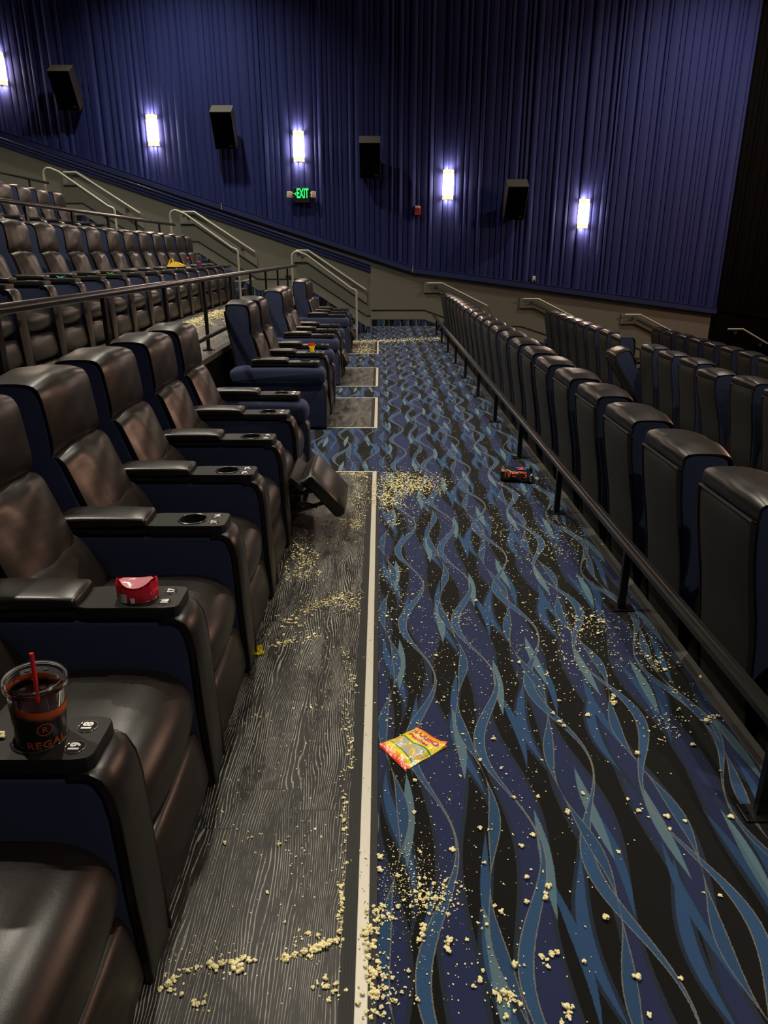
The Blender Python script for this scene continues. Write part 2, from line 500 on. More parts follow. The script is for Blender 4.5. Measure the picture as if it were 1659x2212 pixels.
# chair rail, stringer and carpeted base following the stairs
def zig_left():
    pts = [(-.2, 0)]
    for k, z in enumerate((0, Z2, Z3)):
        zn = (Z2, Z3, Z4)[k]; pts += [(-.28 - k * RP, z), (-1.40 - k * RP, zn)]
    pts += [(-12, Z4)]; return pts
ZL = zig_left()
ZRt = [(-.2, 0), (.98, 0), (2.0, ZR[0]), (3.15, ZR[0]), (4.2, ZR[1]), (5.35, ZR[1]), (6.4, ZR[2]), (7.42, ZR[2])]
def band(b, pts, lo, hi, y0, y1):
    for i in range(len(pts) - 1):
        a, c = pts[i], pts[i + 1]
        prism(b, [(a[0], a[1] + lo), (a[0], a[1] + hi), (c[0], c[1] + hi), (c[0], c[1] + lo)], 'y', y0, y1)
b = NB(); band(b, ZL, .33, .352, YS - .022, YS); band(b, ZRt, .33, .352, YW - .022, YW); struct('trim_22', b, M['chairrail'])
b = NB(); band(b, ZL, .13, .33, YS - .014, YS); band(b, ZRt, .14, .33, YW - .014, YW); struct('baseboard_stringer', b, M['wallgray2'])
b = NB(); band(b, ZL, -.3, .13, YS - .010, YS); band(b, ZRt, -.3, .14, YW - .010, YW); struct('baseboard_far', b, M['carpet'])
# rest of the room
b = NB(); box(b, -12.2, -12, -3, YW + .25, -1.5, 8); struct('wall_left', b, M['black'])
b = NB(); box(b, 12, 12.2, -3, YW + .25, -1.5, 8); struct('wall_right', b, M['black'])
b = NB(); box(b, -12.2, 12.2, -3.2, -3, -1.5, 8); struct('wall_near', b, M['curtain'])
b = NB(); box(b, -12.2, 12.2, -3.2, YW + .25, 8, 8.2); struct('ceiling', b, M['ceil'])

# ------------------------------------------------------------------ recliner
HX, HZ = -.60, .40       # hinge
def P_(l): return [(x - HX, z - HZ) for x, z in l]
CACHE = {}
def cached(key, fn):
    if key not in CACHE:
        o = fn(); CACHE[key] = o.data; bpy.data.objects.remove(o)
    return CACHE[key]
w2 = WS / 2; wb = .222
def m_backcore():
    prof = P_([(-.715, .12), (-.755, .40), (-.775, .62), (-.83, .86), (-.85, 1.02), (-.845, 1.085), (-.80, 1.105), (-.70, 1.10), (-.655, 1.07), (-.642, .96), (-.645, .845),
               (-.625, .815), (-.60, .72), (-.555, .56), (-.52, .44), (-.53, .30), (-.60, .12)])
    b = NB(); loft(b, smooth_poly(prof, 1), -wb, wb, .007, 0, 3)
    # piping seam on the side
    return finish('backrest', b, M['navy'], None, .9)
def m_head():
    path = smooth_poly(P_([(-.852, 1.045), (-.853, 1.095), (-.815, 1.108), (-.69, 1.106), (-.642, 1.085), (-.634, .98), (-.628, .88), (-.640, .838)]), 2, False)
    b = NB(); strip(b, path, -wb - .001, wb + .001, .008, .020, 14, .0022, 3, .004); return finish('head_cushion', b, M['leather'], None, 1.0)
def m_lumbar():
    path = smooth_poly(P_([(-.650, .828), (-.610, .822), (-.582, .74), (-.54, .60), (-.50, .47), (-.50, .40)]), 2, False)
    b = NB(); strip(b, path, -wb + .002, wb - .002, .014, .026, 14, .0042, 11, .012); return finish('lumbar_cushion', b, M['leather'], None, 1.0)
def m_lower():
    path = smooth_poly(P_([(-.545, .600), (-.505, .575), (-.455, .50), (-.42, .43), (-.43, .39)]), 2, False)
    b = NB(); strip(b, path, -wb + .004, wb - .004, .012, .012, 10, .002, 4, .03); return finish('lower_cushion', b, M['leather'], None, 1.0)
def m_backpanel():
    path = smooth_poly(P_([(-.71, .10), (-.757, .40), (-.785, .62), (-.835, .86), (-.856, 1.0), (-.858, 1.040)]), 1, False)
    b = NB(); strip(b, path, -wb + .006, wb - .006, .009, .006, 8, 0, 5)
    for sy in (-1, 1):
        pp = [(x - .007, sy * (wb - .010), z) for x, z in path]
        tube(b, pp, .006, 6)
    tube(b, [(path[-1][0] - .007, -wb + .010, path[-1][1]), (path[-1][0] - .007, wb - .010, path[-1][1])], .0065, 6)
    return finish('back_panel', b, M['leather_back'], None, .9)
def m_cushion():
    prof = smooth_poly([(-.62, .28), (-.62, .43), (-.40, .435), (-.16, .445), (-.045, .435), (.015, .385), (.030, .33), (.020, .270), (-.04, .255), (-.3, .25)], 2)
    b = NB(); loft(b, prof, -w2 + .002, w2 - .002, .03, .016, 6); return finish('seat_cushion', b, M['leather'], None, 1.2)
def m_foot():
    prof = smooth_poly([(-.05, .03), (-.05, .215), (.0, .232), (.026, .215), (.042, .12), (.048, .035)], 1)
    b = NB(); loft(b, prof, -w2 + .004, w2 - .004, .016, .006, 4); return finish('footrest', b, M['leather'], None, 1.0)
def m_base():
    b = NB(); box(b, -.66, -.07, -w2 + .01, w2 - .01, .0, .24); return finish('base', b, M['hole'], None, 0)
def arm_prof(e=0): return [(-.72, .02), (-.72, .46), (-.705, .53), (-.665, .575), (-.61, .582), (-.03, .582), (.0, .575), (.022, .545), (.034, .49), (.040, .30), (.052, .02)]
def m_arm():
    b = NB(); loft(b, [(x - (.006 if x > -.1 else 0), z) for x, z in arm_prof()], -AW / 2 + .004, AW / 2 - .004, .022, 0, 2)
    for f in b.faces:
        c_ = f.calc_center_median()
        if c_.x < -.60: f.material_index = 1
    return finish('armrest', b, [M['navy'], M['leather']], None, .9)
def m_armfront():
    path = [(-.05, .582), (-.012, .583), (.010, .570), (.026, .535), (.034, .48), (.037, .40), (.040, .28), (.046, .15), (.052, .015)][::1]
    b = NB(); strip(b, path, -AW / 2, AW / 2, .010, .006, 8, .0006, 2)
    for sy in (-1, 1): tube(b, [(x + .004, sy * (AW / 2 - .003), z) for x, z in path[1:]], .005, 6)
    return finish('armrest_front', b, M['leather'], None, 1.0)
def m_armroll():
    b = NB()
    prof = smooth_poly([(-.80, .40), (-.82, .48), (-.80, .575), (-.5, .582), (.0, .58), (.045, .55), (.060, .49), (.045, .43), (0, .405), (-.4, .395)], 2)
    loft(b, prof, -AW / 2 - .02, AW / 2 + .02, .045, 0, 2)
    return finish('armrest_roll', b, M['navy'], None, 1.2)
def m_armlow():
    b = NB(); loft(b, [(-.80, .02), (-.80, .42), (.02, .42), (.045, .40), (.047, .30), (.050, .02)], -AW / 2 + .002, AW / 2 - .002, .012, 0, 2)
    return finish('armrest', b, M['navy'], None, .9)
def m_armlowfront():
    b = NB(); strip(b, [(.030, .42), (.046, .40), (.046, .30), (.048, .18), (.052, .015)], -AW / 2 + .006, AW / 2 - .006, .010, .006, 8, 0, 2); return finish('armrest_front', b, M['leather'], None, 1.0)
CHX = -.130; CHR = .049
def m_tray():
    b = NB(); N = 48; x0, x1, y1, rc = -.285, .0, .0715, .026
    def rr(t):
        # point of the rounded rectangle hit by a ray at angle t from the cup hole's centre
        c, s = math.cos(t), math.sin(t); best = None
        k = min([(x1 - CHX) / c if c > 1e-6 else 1e9, (x0 - CHX) / c if c < -1e-6 else 1e9, y1 / s if s > 1e-6 else 1e9, -y1 / s if s < -1e-6 else 1e9])
        px, py = CHX + c * k, s * k
        cx, cy = x1 - rc, math.copysign(y1 - rc, py)
        if px > cx and abs(py) > y1 - rc:
            d = Vector((px - cx, py - cy));
            if d.length > 0: d = d.normalized() * rc
            px, py = cx + d.x, cy + d.y
        return px, py
    ang = [2 * PI * i / N for i in range(N)]
    rings = []
    rings.append([(*rr(t), .586) for t in ang]); rings.append([(*rr(t), .616) for t in ang])
    rings.append([(CHX + (rr(t)[0] - CHX) * .985, rr(t)[1] * .97, .620) for t in ang])
    rings.append([(CHX + CHR * math.cos(t), CHR * math.sin(t), .620) for t in ang])
    rings.append([(CHX + CHR * .96 * math.cos(t), CHR * .96 * math.sin(t), .612) for t in ang])
    rings.append([(CHX + CHR * .9 * math.cos(t), CHR * .9 * math.sin(t), .545) for t in ang])
    V = [[b.verts.new(p) for p in r] for r in rings]
    for i in range(len(V) - 1):
        for j in range(N): b.faces.new((V[i][j], V[i][(j + 1) % N], V[i + 1][(j + 1) % N], V[i + 1][j]))
    b.faces.new(V[-1])
    box(b, -.62, -.285, -.0715, .0715, .586, .606, .003)
    return finish('tray', b, M['tray'], None, .6)
def m_ring():
    b = NB(); tube(b, [(CHX + (CHR + .003) * math.cos(2 * PI * i / 32), (CHR + .003) * math.sin(2 * PI * i / 32), .621) for i in range(33)], .0035, 6)
    return finish('cup_holder_rim', b, M['plastic'], None, 1.0)
def m_pad():
    prof = [(-.286, .606), (-.280, .64), (-.30, .650), (-.5, .652), (-.58, .65), (-.61, .64), (-.612, .606)]
    b = NB(); loft(b, smooth_poly(prof, 1), -.072, .072, .014, .004, 4); return finish('arm_pad', b, M['leather'], None, .9)
def m_badge():
    b = NB(); cyl(b, (0, 0, .619), (0, 0, .6215), .0195, 24); 
    return finish('number_badge', b, M['hole'], None, .5)
def m_badgerim():
    b = NB(); tube(b, [(.0195 * math.cos(2 * PI * i / 24), .0195 * math.sin(2 * PI * i / 24), .6212) for i in range(25)], .0009, 5); return finish('badge_rim', b, M['rimmetal'], None, 1.0)
def m_num(s):
    def f():
        b = NB(); add_text(b, s, .0275, lambda v: (-v.y, v.x, .6224 + v.z), .0013, .0003, .92); return finish('seat_number', b, M['white'], None, 0)
    return f
def build_arm(root, y, kind, nums=None):
    if kind == 'roll':
        a = link('armrest', cached('armlow', m_armlow), root, (0, y, 0))
        link('armrest_roll', cached('armroll', m_armroll), a); link('armrest_front', cached('armlowfront', m_armlowfront), a)
    else:
        a = link('armrest', cached('arm', m_arm), root, (0, y, 0)); link('armrest_front', cached('armfront', m_armfront), a)
    link('tray', cached('tray', m_tray), a); link('cup_holder_rim', cached('ring', m_ring), a); link('arm_pad', cached('pad', m_pad), a)
    for sy in (-1, 1):
        link('number_badge', cached('badge', m_badge), a, (-.045, sy * .033, 0))
        if nums:
            link('badge_rim', cached('badgerim', m_badgerim), a, (-.045, sy * .033, 0))
            n = nums[0] if sy < 0 else nums[1]
            link('seat_number', cached('num' + n, m_num(n)), a, (-.045, sy * .033, 0))
    return a
def m_footopen():
    # thick slab hanging out on its linkage
    c = Vector((.248, 0, .248)); d = Vector((.195, 0, -.225)).normalized(); n = Vector((-d.z, 0, d.x))
    b = NB(); L, T = .150, .036
    loc = [(-L, -T), (-L, T * .5), (-L + .02, T), (L - .02, T), (L, T * .5), (L, -T * .4), (L - .02, -T), (-L + .015, -T)]
    loft(b, [(c.x + d.x * a + n.x * e, c.z + d.z * a + n.z * e) for a, e in loc], -w2 + .004, w2 - .004, .014, .004, 4)
    return finish('footrest', b, M['leather'], None, .8)
def m_footflap():
    b = NB(); c = Vector((.085, 0, .315)); d = Vector((.12, 0, -.10)).normalized(); n = Vector((-d.z, 0, d.x))
    loft(b, [(c.x + d.x * a + n.x * e, c.z + d.z * a + n.z * e) for a, e in ((-.05, -.02), (-.05, .02), (.05, .02), (.05, -.02))], -w2 + .03, w2 - .03, .01, 0, 2)
    return finish('footrest_flap', b, M['leather'], None, .8)
def m_link():
    b = NB()
    for sy in (-1, 1):
        y = sy * (w2 - .07)
        for p, q in (((-.10, .20), (.20, .27)), ((-.12, .12), (.13, .33)), ((.02, .12), (.26, .20)), ((.10, .19), (.20, .17))):
            cyl(b, (p[0], y, p[1]), (q[0], y, q[1]), .012, 6)
            cyl(b, (p[0], y - .01, p[1]), (p[0], y + .01, p[1]), .016, 8)
    cyl(b, (.13, -w2 + .07, .21), (.13, w2 - .07, .21), .012, 8)
    return finish('footrest_linkage', b, M['mech'], None, .6)
def recliner(x, y, z, label, group, near='plain', far=None, nums=None, farnums=None, tilt=0, foot='closed', shift=0):
    t = thing('recliner', label, 'cinema seat', (x, y, z), 0, group)
    bk = link('backrest', cached('core', m_backcore), t, (HX, 0, HZ)); bk.rotation_euler = (0, math.radians(-tilt), 0)
    link('head_cushion', cached('head', m_head), bk); link('lumbar_cushion', cached('lumbar', m_lumbar), bk); link('back_panel', cached('panel', m_backpanel), bk); link('lower_cushion', cached('lower', m_lower), bk)
    link('seat_cushion', cached('cushion', m_cushion), t); link('base', cached('base', m_base), t)
    if foot == 'open':
        fo = link('footrest', cached('fopen', m_footopen), t); link('footrest_flap', cached('fflap', m_footflap), fo); link('footrest_linkage', cached('flink', m_link), fo)
    elif foot == 'ajar':
        fo = link('footrest', cached('foot', m_foot), t, (.10, 0, .09)); fo.rotation_euler = (0, math.radians(-18), 0)
    else: link('footrest', cached('foot', m_foot), t)
    build_arm(t, -PITCH / 2, near, nums)
    if far: build_arm(t, PITCH / 2, far, farnums)
    return t
ORD = ['first', 'second', 'third', 'fourth', 'fifth', 'sixth', 'seventh', 'eighth', 'ninth', 'tenth', 'eleventh', 'twelfth', 'thirteenth', 'fourteenth', 'fifteenth',
       'sixteenth', 'seventeenth', 'eighteenth', 'nineteenth', 'twentieth', 'twenty-first', 'twenty-second']
XL = -.562
A0 = 1.213     # centre of the arm between seats 19 and 18
GA = 'recliners of the near block left of the aisle'
for k in range(7):
    n = 19 - k; yc = A0 + PITCH * (k - .5)
    lab = {19: 'recliner nearest the camera, only its black cushion and footrest edge in view',
           18: 'black recliner behind the soda cup, between armrests numbered 19 and 17',
           17: 'black recliner just beyond the red candy packet in the cup holder',
           16: 'black and navy recliner between armrests numbered 17 and 15, footrest closed',
           15: 'recliner just on the near side of the one with its footrest out',
           14: 'recliner with its padded footrest kicked out over the popcorn',
           13: 'last recliner of the near left block, closed footrest, rounded end armrest'}[n]
    recliner(XL - .004 + .0 * k, yc, .001, lab, GA, nums=(str(n + 1), str(n)), far='roll' if k == 6 else None, farnums=(str(n), str(n - 1)) if k == 6 else None,
             tilt=1.8 + (0, .6, -.4, .3, 1.0, -.3, .5)[k], foot='open' if n == 14 else 'closed')
for g, (y0, word, grp) in enumerate(((6.64 - AW / 2, 'second', 6), (8.86, 'third', 8), (11.82, 'farthest', 10))):
    cnt = 2
    for k in range(cnt):
        yc = y0 + PITCH * (k + .5)
        lab = ('nearer' if k == 0 else 'farther') + ' recliner of the %s left pair beside the aisle' % word
        if g == 2: lab = ('nearer' if k == 0 else 'farther') + ' recliner of the pair at the foot of the left stairs'
        recliner(XL + .008, yc, .001, lab, 'recliners in pairs left of the aisle', near='roll' if k == 0 else 'plain', far='roll' if k == cnt - 1 else None, tilt=(-1.5, 0)[k] if g else -1,
                 foot='ajar' if (g, k) in ((1, 1), (2, 1)) else 'closed')
# second and third rows up on the tiers
n2 = 14
for k in range(n2):
    yc = 13.75 - PITCH * (k + .5)
    recliner(XL - RP, yc, Z2, '%s recliner from the stairs in the row behind the first left railing' % ORD[k], 'recliners on the first raised tier',
             near='roll' if k == n2 - 1 else 'plain', far='roll' if k == 0 else None, tilt=R.uniform(-.5, 1.2))
for k in range(7):
    yc = 13.75 - PITCH * (k + .5)
    recliner(XL - 2 * RP, yc, Z3, '%s recliner from the stairs in the topmost row seen at upper left' % ORD[k], 'recliners on the second raised tier',
             near='plain', far='roll' if k == 0 else None, tilt=R.uniform(-.5, 1.2))
# rows falling away to the right, seen from behind
y = 2.46; k = 0; ys = []
while y < 15.2: ys.append(y); y += PITCH
ys = [ys[0] - PITCH] + ys
for i, yc in enumerate(ys[::-1]):
    if i >= 22: break
    recliner(2.115, yc, ZR[0], '%s seat back from the far end of the row beside the aisle rail' % ORD[i], 'seat backs of the first row right of the aisle',
             near='plain', far='roll' if i == 0 else None, tilt=R.uniform(-1.2, .6))
ys = [6.03 + PITCH * k for k in range(-1, 15)][::-1]
for i, yc in enumerate(ys):
    tl = R.uniform(-1, .8)
    nth = '%s seat back from the far end of the second row on the right' % ORD[i]
    if abs(yc - 9.82) < .3: tl = 24; nth = 'seat back tipped far back among the upright ones, second row on the right'
    if abs(yc - 7.29) < .3: tl = 5
    recliner(4.235, yc, ZR[1], nth, 'seat backs of the second row right of the aisle', near='plain', far='roll' if i == 0 else None, tilt=tl)
ys = [14.95 - PITCH * k for k in range(10)]
for i, yc in enumerate(ys):
    recliner(6.49, yc, ZR[2], '%s seat back from the far end of the lowest row, nearest the screen' % ORD[i], 'seat backs of the third row right of the aisle',
             near='plain', far='roll' if i == 0 else None, tilt=R.uniform(-.8, .8))

# ------------------------------------------------------------------ railings
def aisle_rail():
    t = thing('guard_rail', 'low black guard rail on posts along the right edge of the carpet', 'railing', (1.112, 0, 0))
    y0, y1 = .35, 15.55
    b = NB(); prism(b, [(-.026, .300), (-.026, .322), (-.018, .330), (-.006, .330), (-.003, .334), (.003, .334), (.006, .330), (.018, .330), (.026, .322), (.026, .300), (.015, .293), (-.015, .293)], 'y', y0, y1)
    finish('top_rail', b, M['rail'], t, .3)
    k = 0; y = 1.66 - 1.29
    while y < y1 + .05:
        b = NB(); box(b, -.017, .017, -.012, .012, .0, .295, .002); p = finish('post', b, M['rail'], t, 0, (0, y, 0))
        b = NB(); box(b, -.055, .055, -.035, .035, .0, .007, .002); 
        for sx in (-.042, .042): cyl(b, (sx, 0, .006), (sx, 0, .011), .006, 8)
        finish('base_plate', b, M['rail'], p, 0)
        y += 1.289
aisle_rail()
def tier_rail(x, z, y0, first, label, top=.62, ext=None):
    t = thing('guard_rail', label, 'railing', (x, 0, z), 0, 'black guard rails along the raised tiers')
    b = NB(); tube(b, [(0, y0, top), (0, 9, top + .0), (0, 13.93, top - .01)], .024, 12); finish('top_rail', b, M['rail'], t, 1.0)
    y = first
    while y > y0: y -= 1.205
    y += 1.205
    while y < 13.5:
        b = NB(); box(b, -.012, .012, -.024, .024, 0, top - .01, .002); p = finish('post', b, M['rail'], t, 0, (0, y, 0))
        b = NB(); cyl(b, (0, 0, 0), (0, 0, .012), .055, 20); cyl(b, (0, 0, .012), (0, 0, .02), .03, 16); finish('base_plate', b, M['rail'], p, .6)
        y += 1.205
    b = NB(); tube(b, [(.03, y0, .135), (.03, 13.0, .135)], .019, 10); finish('foot_rail', b, M['rail'], t, 1.0)
tier_rail(-1.56, Z2, 1.5, 6.60, 'long black tube railing behind the near left recliners')
tier_rail(-1.56 - RP, Z3, 5.5, 6.6 + .35, 'black railing crossing in front of the topmost seat row')
tier_rail(-1.56 - 2 * RP, Z4, 10.5, 13.2, 'short black railing at the upper left edge, above all the seats')

def arc(c, r, a0, a1, n=7): return [(c[0] + r * math.cos(math.radians(a0 + (a1 - a0) * i / n)), c[1] + r * math.sin(math.radians(a0 + (a1 - a0) * i / n))) for i in range(n + 1)]
for k, (z0, z1) in enumerate(((0, Z2), (Z2, Z3), (Z3, Z4))):
    x = -k * RP
    t = thing('stair_handrail', ('beige looped handrail on the lowest flight of the left stairs', 'beige looped handrail on the middle left flight, its top beside the middle black railing\'s end',
              'beige looped handrail on the upper left flight')[k], 'handrail', (x, 13.96, z0), 0, 'free-standing stair handrails')
    zz = z1 - z0; top = zz + .865; lo = .905
    pts = [(-1.63, zz), (-1.63, zz + .72)] + arc((-1.53, top - .11), .10, 180, 62) + [(-1.36, top - .07)] 
    pts += [(-.56, lo + .02)] + arc((-.52, lo - .07), .07, 55, 0, 4) + [(-.45, 0.0)]
    b = NB(); tube(b, [(p[0], 0, p[1]) for p in pts], .020, 10); finish('tube', b, M['graymetal'], t, 1.2)
    if k == 1:
        b = NB(); tube(b, [(-.75, -.0, .36), (-.45, -.0, .33), (-.2, 0, .37)], .013, 8); finish('side_stub', b, M['graymetal'], t, 1.2)
    # wall handrail on its backing board
    t = thing('wall_handrail', ('beige wall handrail on a grey board along the lowest left flight', 'beige wall handrail on a grey board along the middle left flight',
              'beige wall handrail on a grey board along the upper left flight')[k], 'handrail', (x, YS, z0), 0, 'wall handrails of the left stairs')
    X0, X1, X2 = -1.72, -1.42, -.27; Zt, Zb = zz + .875, .30 + .53
    def zl(xx): return Zt if xx < X1 else Zt + (Zb - Zt) * (xx - X1) / (X2 - X1)
    b = NB(); tube(b, [(X0 + .06, -.075, Zt), (X1, -.075, Zt), (X2 - .03, -.075, zl(X2 - .03))], .021, 10); finish('grip', b, M['graymetal'], t, 1.2)
    b = NB()
    prism(b, [(X0, Zt + .03), (X0, Zt - .20), (X1 - .03, Zt - .20), (X2, Zb - .24), (X2, Zb + .0), (X1 + .03, Zt + .03)], 'y', -.022, 0)
    prism(b, [(X0, Zt - .185), (X0, Zt - .21), (X1 - .03, Zt - .21), (X2, Zb - .25), (X2, Zb - .225), (X1 - .03, Zt - .185)], 'y', -.034, 0)
    finish('backing_board', b, M['wallgray2'], t, 0)
    for xx in (X1 - .13, X2 - .28):
        b = NB(); cyl(b, (xx, -.04, zl(xx) - .085), (xx, -.022, zl(xx) - .085), .035, 18); tube(b, [(xx, -.03, zl(xx) - .085), (xx, -.07, zl(xx) - .07), (xx, -.075, zl(xx) - .01)], .008, 8)
        finish('bracket', b, M['rimmetal'], t, .6)
for k in range(4):
    p0 = [onY(u, v, YW - .075) for u, v in ((922, 612), (1130, 646), (1350, 680), (1572, 711))][k]
    t = thing('wall_handrail', ('beige wall handrail beyond the first row of seat backs', 'beige wall handrail beyond the second row of seat backs, mid wall',
              'beige wall handrail just left of the blue wall\'s right end', 'pale handrail on the black wall at far right')[k], 'handrail', (p0.x, YW, p0.z), 0, 'wall handrails down the right steps')
    L1, L2, dz = .34, 1.35, -.48
    b = NB(); tube(b, [(0, -.075, 0), (L1, -.075, 0), (L2, -.075, dz)] if k < 3 else [(0, -.075, 0), (L1, -.075, 0), (.95, -.075, -.32)], .020, 10); finish('grip', b, M['graymetal'], t, 1.2)
    if k < 3:
        b = NB(); prism(b, [(-.06, .02), (-.06, -.19), (L1 - .06, -.19), (L2 + .05, dz - .24), (L2 + .05, dz), (L1, .02)], 'y', -.022, 0)
        prism(b, [(-.06, -.175), (-.06, -.20), (L1 - .06, -.20), (L2 + .05, dz - .25), (L2 + .05, dz - .225), (L1 - .06, -.175)], 'y', -.034, 0)
        finish('backing_board', b, M['wallgray2'], t, 0)
    for xx, zz in ((.2, -.085), (.82, -.36)):
        b = NB(); cyl(b, (xx, -.04, zz), (xx, -.0, zz), .033, 18); tube(b, [(xx, -.03, zz), (xx, -.07, zz + .01), (xx, -.075, zz + .07)], .008, 8); finish('bracket', b, M['rimmetal'], t, .6)

# ------------------------------------------------------------------ things on the far wall
shade_m = emis('glowing_shade', (1.0, .74, .56), 70.0)
shade_dim = emis('shade_cap', (1.0, .72, .36), 1.7)
for i, (u, v) in enumerate(((-6, 147), (326.5, 281), (644, 315.5), (969, 398.5), (1263, 461.5))):
    p = onY(u, v, YW - .16)
    lab = ('glowing wall sconce cut off by the left picture edge', 'lit sconce farthest left whole, between the first two speakers', 'lit sconce directly above the exit sign',
           'lit sconce right of the red alarm strobe', 'lit sconce farthest right, beyond the last speaker')[i]
    t = thing('wall_sconce', lab, 'wall lamp', (p.x, YW - .05, p.z), 0, 'lit sconces on the pleated wall')
    hw, hh, dp = .112, .285, .10
    def half(z0, z1, r=1.0, n=14):
        b = NB(); A = []; B = []
        for j in range(n + 1):
            a = PI * j / n; A.append(b.verts.new((-hw * r * math.cos(a), -dp * r * math.sin(a) - .005, z0))); B.append(b.verts.new((-hw * r * math.cos(a), -dp * r * math.sin(a) - .005, z1)))
        for j in range(n): b.faces.new((A[j], A[j + 1], B[j + 1], B[j]))
        return b
    b = half(-hh + .085, hh - .085); finish('shade', b, shade_m, t, 1.0)
    for s in (-1, 1):
        z0, z1 = sorted((s * (hh - .085), s * hh)); b = half(z0, z1); sh = finish('shade_end', b, shade_dim, t, 1.0)
        b = NB()
        for q, zz in enumerate((.205, .227, .255)):
            n = 10; a0 = (.25, .05, .25)[q] * PI; a1 = PI * (.96, .96, .75)[q]
            tube(b, [(-(hw + .001) * math.cos(a0 + (a1 - a0) * j / n), -(dp + .001) * math.sin(a0 + (a1 - a0) * j / n) - .005, s * zz) for j in range(n + 1)], .003, 5)
        finish('trim_line', b, M['chairrail'], sh, 1.0)
    b = NB(); box(b, -hw + .01, hw - .01, -.008, .045, -hh + .03, hh - .03); finish('back_plate', b, M['alu'], t, 0)
    # the bulbs in the shade light the pleats above and below
    for s in (-1, 1):
        ld = bpy.data.lights.new('sconce_bulb', 'AREA'); ld.shape = 'RECTANGLE'; ld.size = .16; ld.size_y = .07; ld.energy = 4; ld.color = (1, .80, .66)
        lo = bpy.data.objects.new('sconce_bulb', ld); COL.objects.link(lo); lo.parent = t; lo.location = (0, -.055, s * (hh + .002)); lo.rotation_euler = (0 if s < 0 else PI, 0, 0)

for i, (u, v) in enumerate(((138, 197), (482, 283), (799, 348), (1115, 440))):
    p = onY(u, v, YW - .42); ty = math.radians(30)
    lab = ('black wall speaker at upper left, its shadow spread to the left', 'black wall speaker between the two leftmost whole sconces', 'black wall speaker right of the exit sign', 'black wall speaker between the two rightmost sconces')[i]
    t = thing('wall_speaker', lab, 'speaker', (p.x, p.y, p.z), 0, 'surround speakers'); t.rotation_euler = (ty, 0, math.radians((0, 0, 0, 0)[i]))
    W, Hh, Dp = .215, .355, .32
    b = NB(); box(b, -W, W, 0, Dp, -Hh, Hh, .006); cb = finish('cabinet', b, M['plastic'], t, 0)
    b = NB(); box(b, -W, W, -.002, Dp, Hh, Hh + .006, .002); finish('lit_top', b, simple('gray_lit_top', (.06, .057, .048), .7) if i == 0 else bpy.data.materials['gray_lit_top'], t, 0)  # top face coloured lighter for the light falling on it; cabinet stays black
    b = NB(); box(b, -W + .012, W - .012, -.012, .002, -Hh + .012, Hh - .012, .004); g = finish('grille', b, M['black'], t, 0)
    b = NB(); tube(b, [(W * .58 + .035 * math.cos(a), -.0145, -Hh * .80 + .018 * math.sin(a)) for a in [2 * PI * j / 20 for j in range(21)]], .004, 5)
    box(b, W * .58 - .018, W * .58 + .018, -.016, -.012, -Hh * .80 - .006, -Hh * .80 + .006)
    finish('badge', b, simple('copper_badge', (.12, .04, .02), .4, metal=.3) if i == 0 else bpy.data.materials['copper_badge'], g, 0)
    b = NB(); box(b, -.05, .05, Dp, Dp + .12, -.1, .1); box(b, -.03, .03, Dp + .05, Dp + .22, -.04, .04); finish('mount', b, M['mech'], t, 0)

p = onY(651.5, 422, YW - .13)
t = thing('exit_sign', 'black exit sign with green letters and a lamp head on each side', 'sign', (p.x, YW - .14, p.z))
b = NB(); box(b, -.165, .165, .0, .10, -.145, .145, .006); hs = finish('housing', b, M['plastic'], t, 0)
b = NB()
add_text(b, 'EXIT', .225, lambda q: (q.x * .53 + .022, -.004 - q.z, q.y * 1.12 + .030), .006, .001, 1.03)
prism(b, [(-.150, .027), (-.112, .062), (-.106, .05), (-.130, .027), (-.106, .004), (-.112, -.008)], 'y', -.005, -.001)
finish('lettering', b, emis('green_glow', (.02, .85, .16), 1.0), hs, 0)
for s in (-1, 1):
    b = NB(); box(b, -.05, .05, -.06, .03, -.062, .062, .012)
    lh = finish('lamp_head', b, simple('pale_lamp_plastic', (.5, .42, .33), .5) if s < 0 else bpy.data.materials['pale_lamp_plastic'], t, .5, (s * .245, 0, .01)); lh.rotation_euler = (0, math.radians(7 if s < 0 else 0), math.radians(s * 18))
    b = NB(); 
    for zz in (-.03, .03): cyl(b, (-s * .09, 0.02, zz), (0, 0.02, zz), .008, 8)
    finish('arm', b, M['rimmetal'], lh, .6)
p = onY(902, 454.5, YW - .07)
t = thing('alarm_strobe', 'small red fire alarm strobe left of a lit sconce', 'alarm', (p.x, YW - .1, p.z))
b = NB(); box(b, -.06, .06, 0, .085, -.09, .09, .006); finish('housing', b, simple('alarm_red', (.42, .035, .02), .45), t, 0)
b = NB(); box(b, -.05, .05, -.018, .0, .035, .085, .006); finish('lens', b, simple('strobe_lens', (.6, .5, .42), .2), t, 0)
p = onY(1153, 602.5, YW - .05)
t = thing('wall_sensor', 'tiny white box low on the pleated wall, above the blue sill', 'sensor', (p.x, YW - .08, p.z))
b = NB(); box(b, -.03, .03, 0, .06, -.055, .055, .006); hs = finish('housing', b, simple('cream_plastic', (.6, .57, .48), .5), t, 0)
b = NB(); box(b, -.02, .02, -.004, 0, -.045, -.015); finish('grille', b, M['rubber'], hs, 0)
p = onY(623, 599, YS - .01)
t = thing('wall_outlet', 'small black outlet plate on the grey stair wall', 'outlet', (p.x, YS, p.z))
b = NB(); box(b, -.058, .058, -.012, 0, -.038, .038, .003); hs = finish('plate', b, M['plastic'], t, 0)
b = NB()
for s in (-1, 1): box(b, s * .028 - .012, s * .028 + .012, -.015, -.011, -.016, .016, .001)
finish('socket', b, M['hole'], hs, 0)

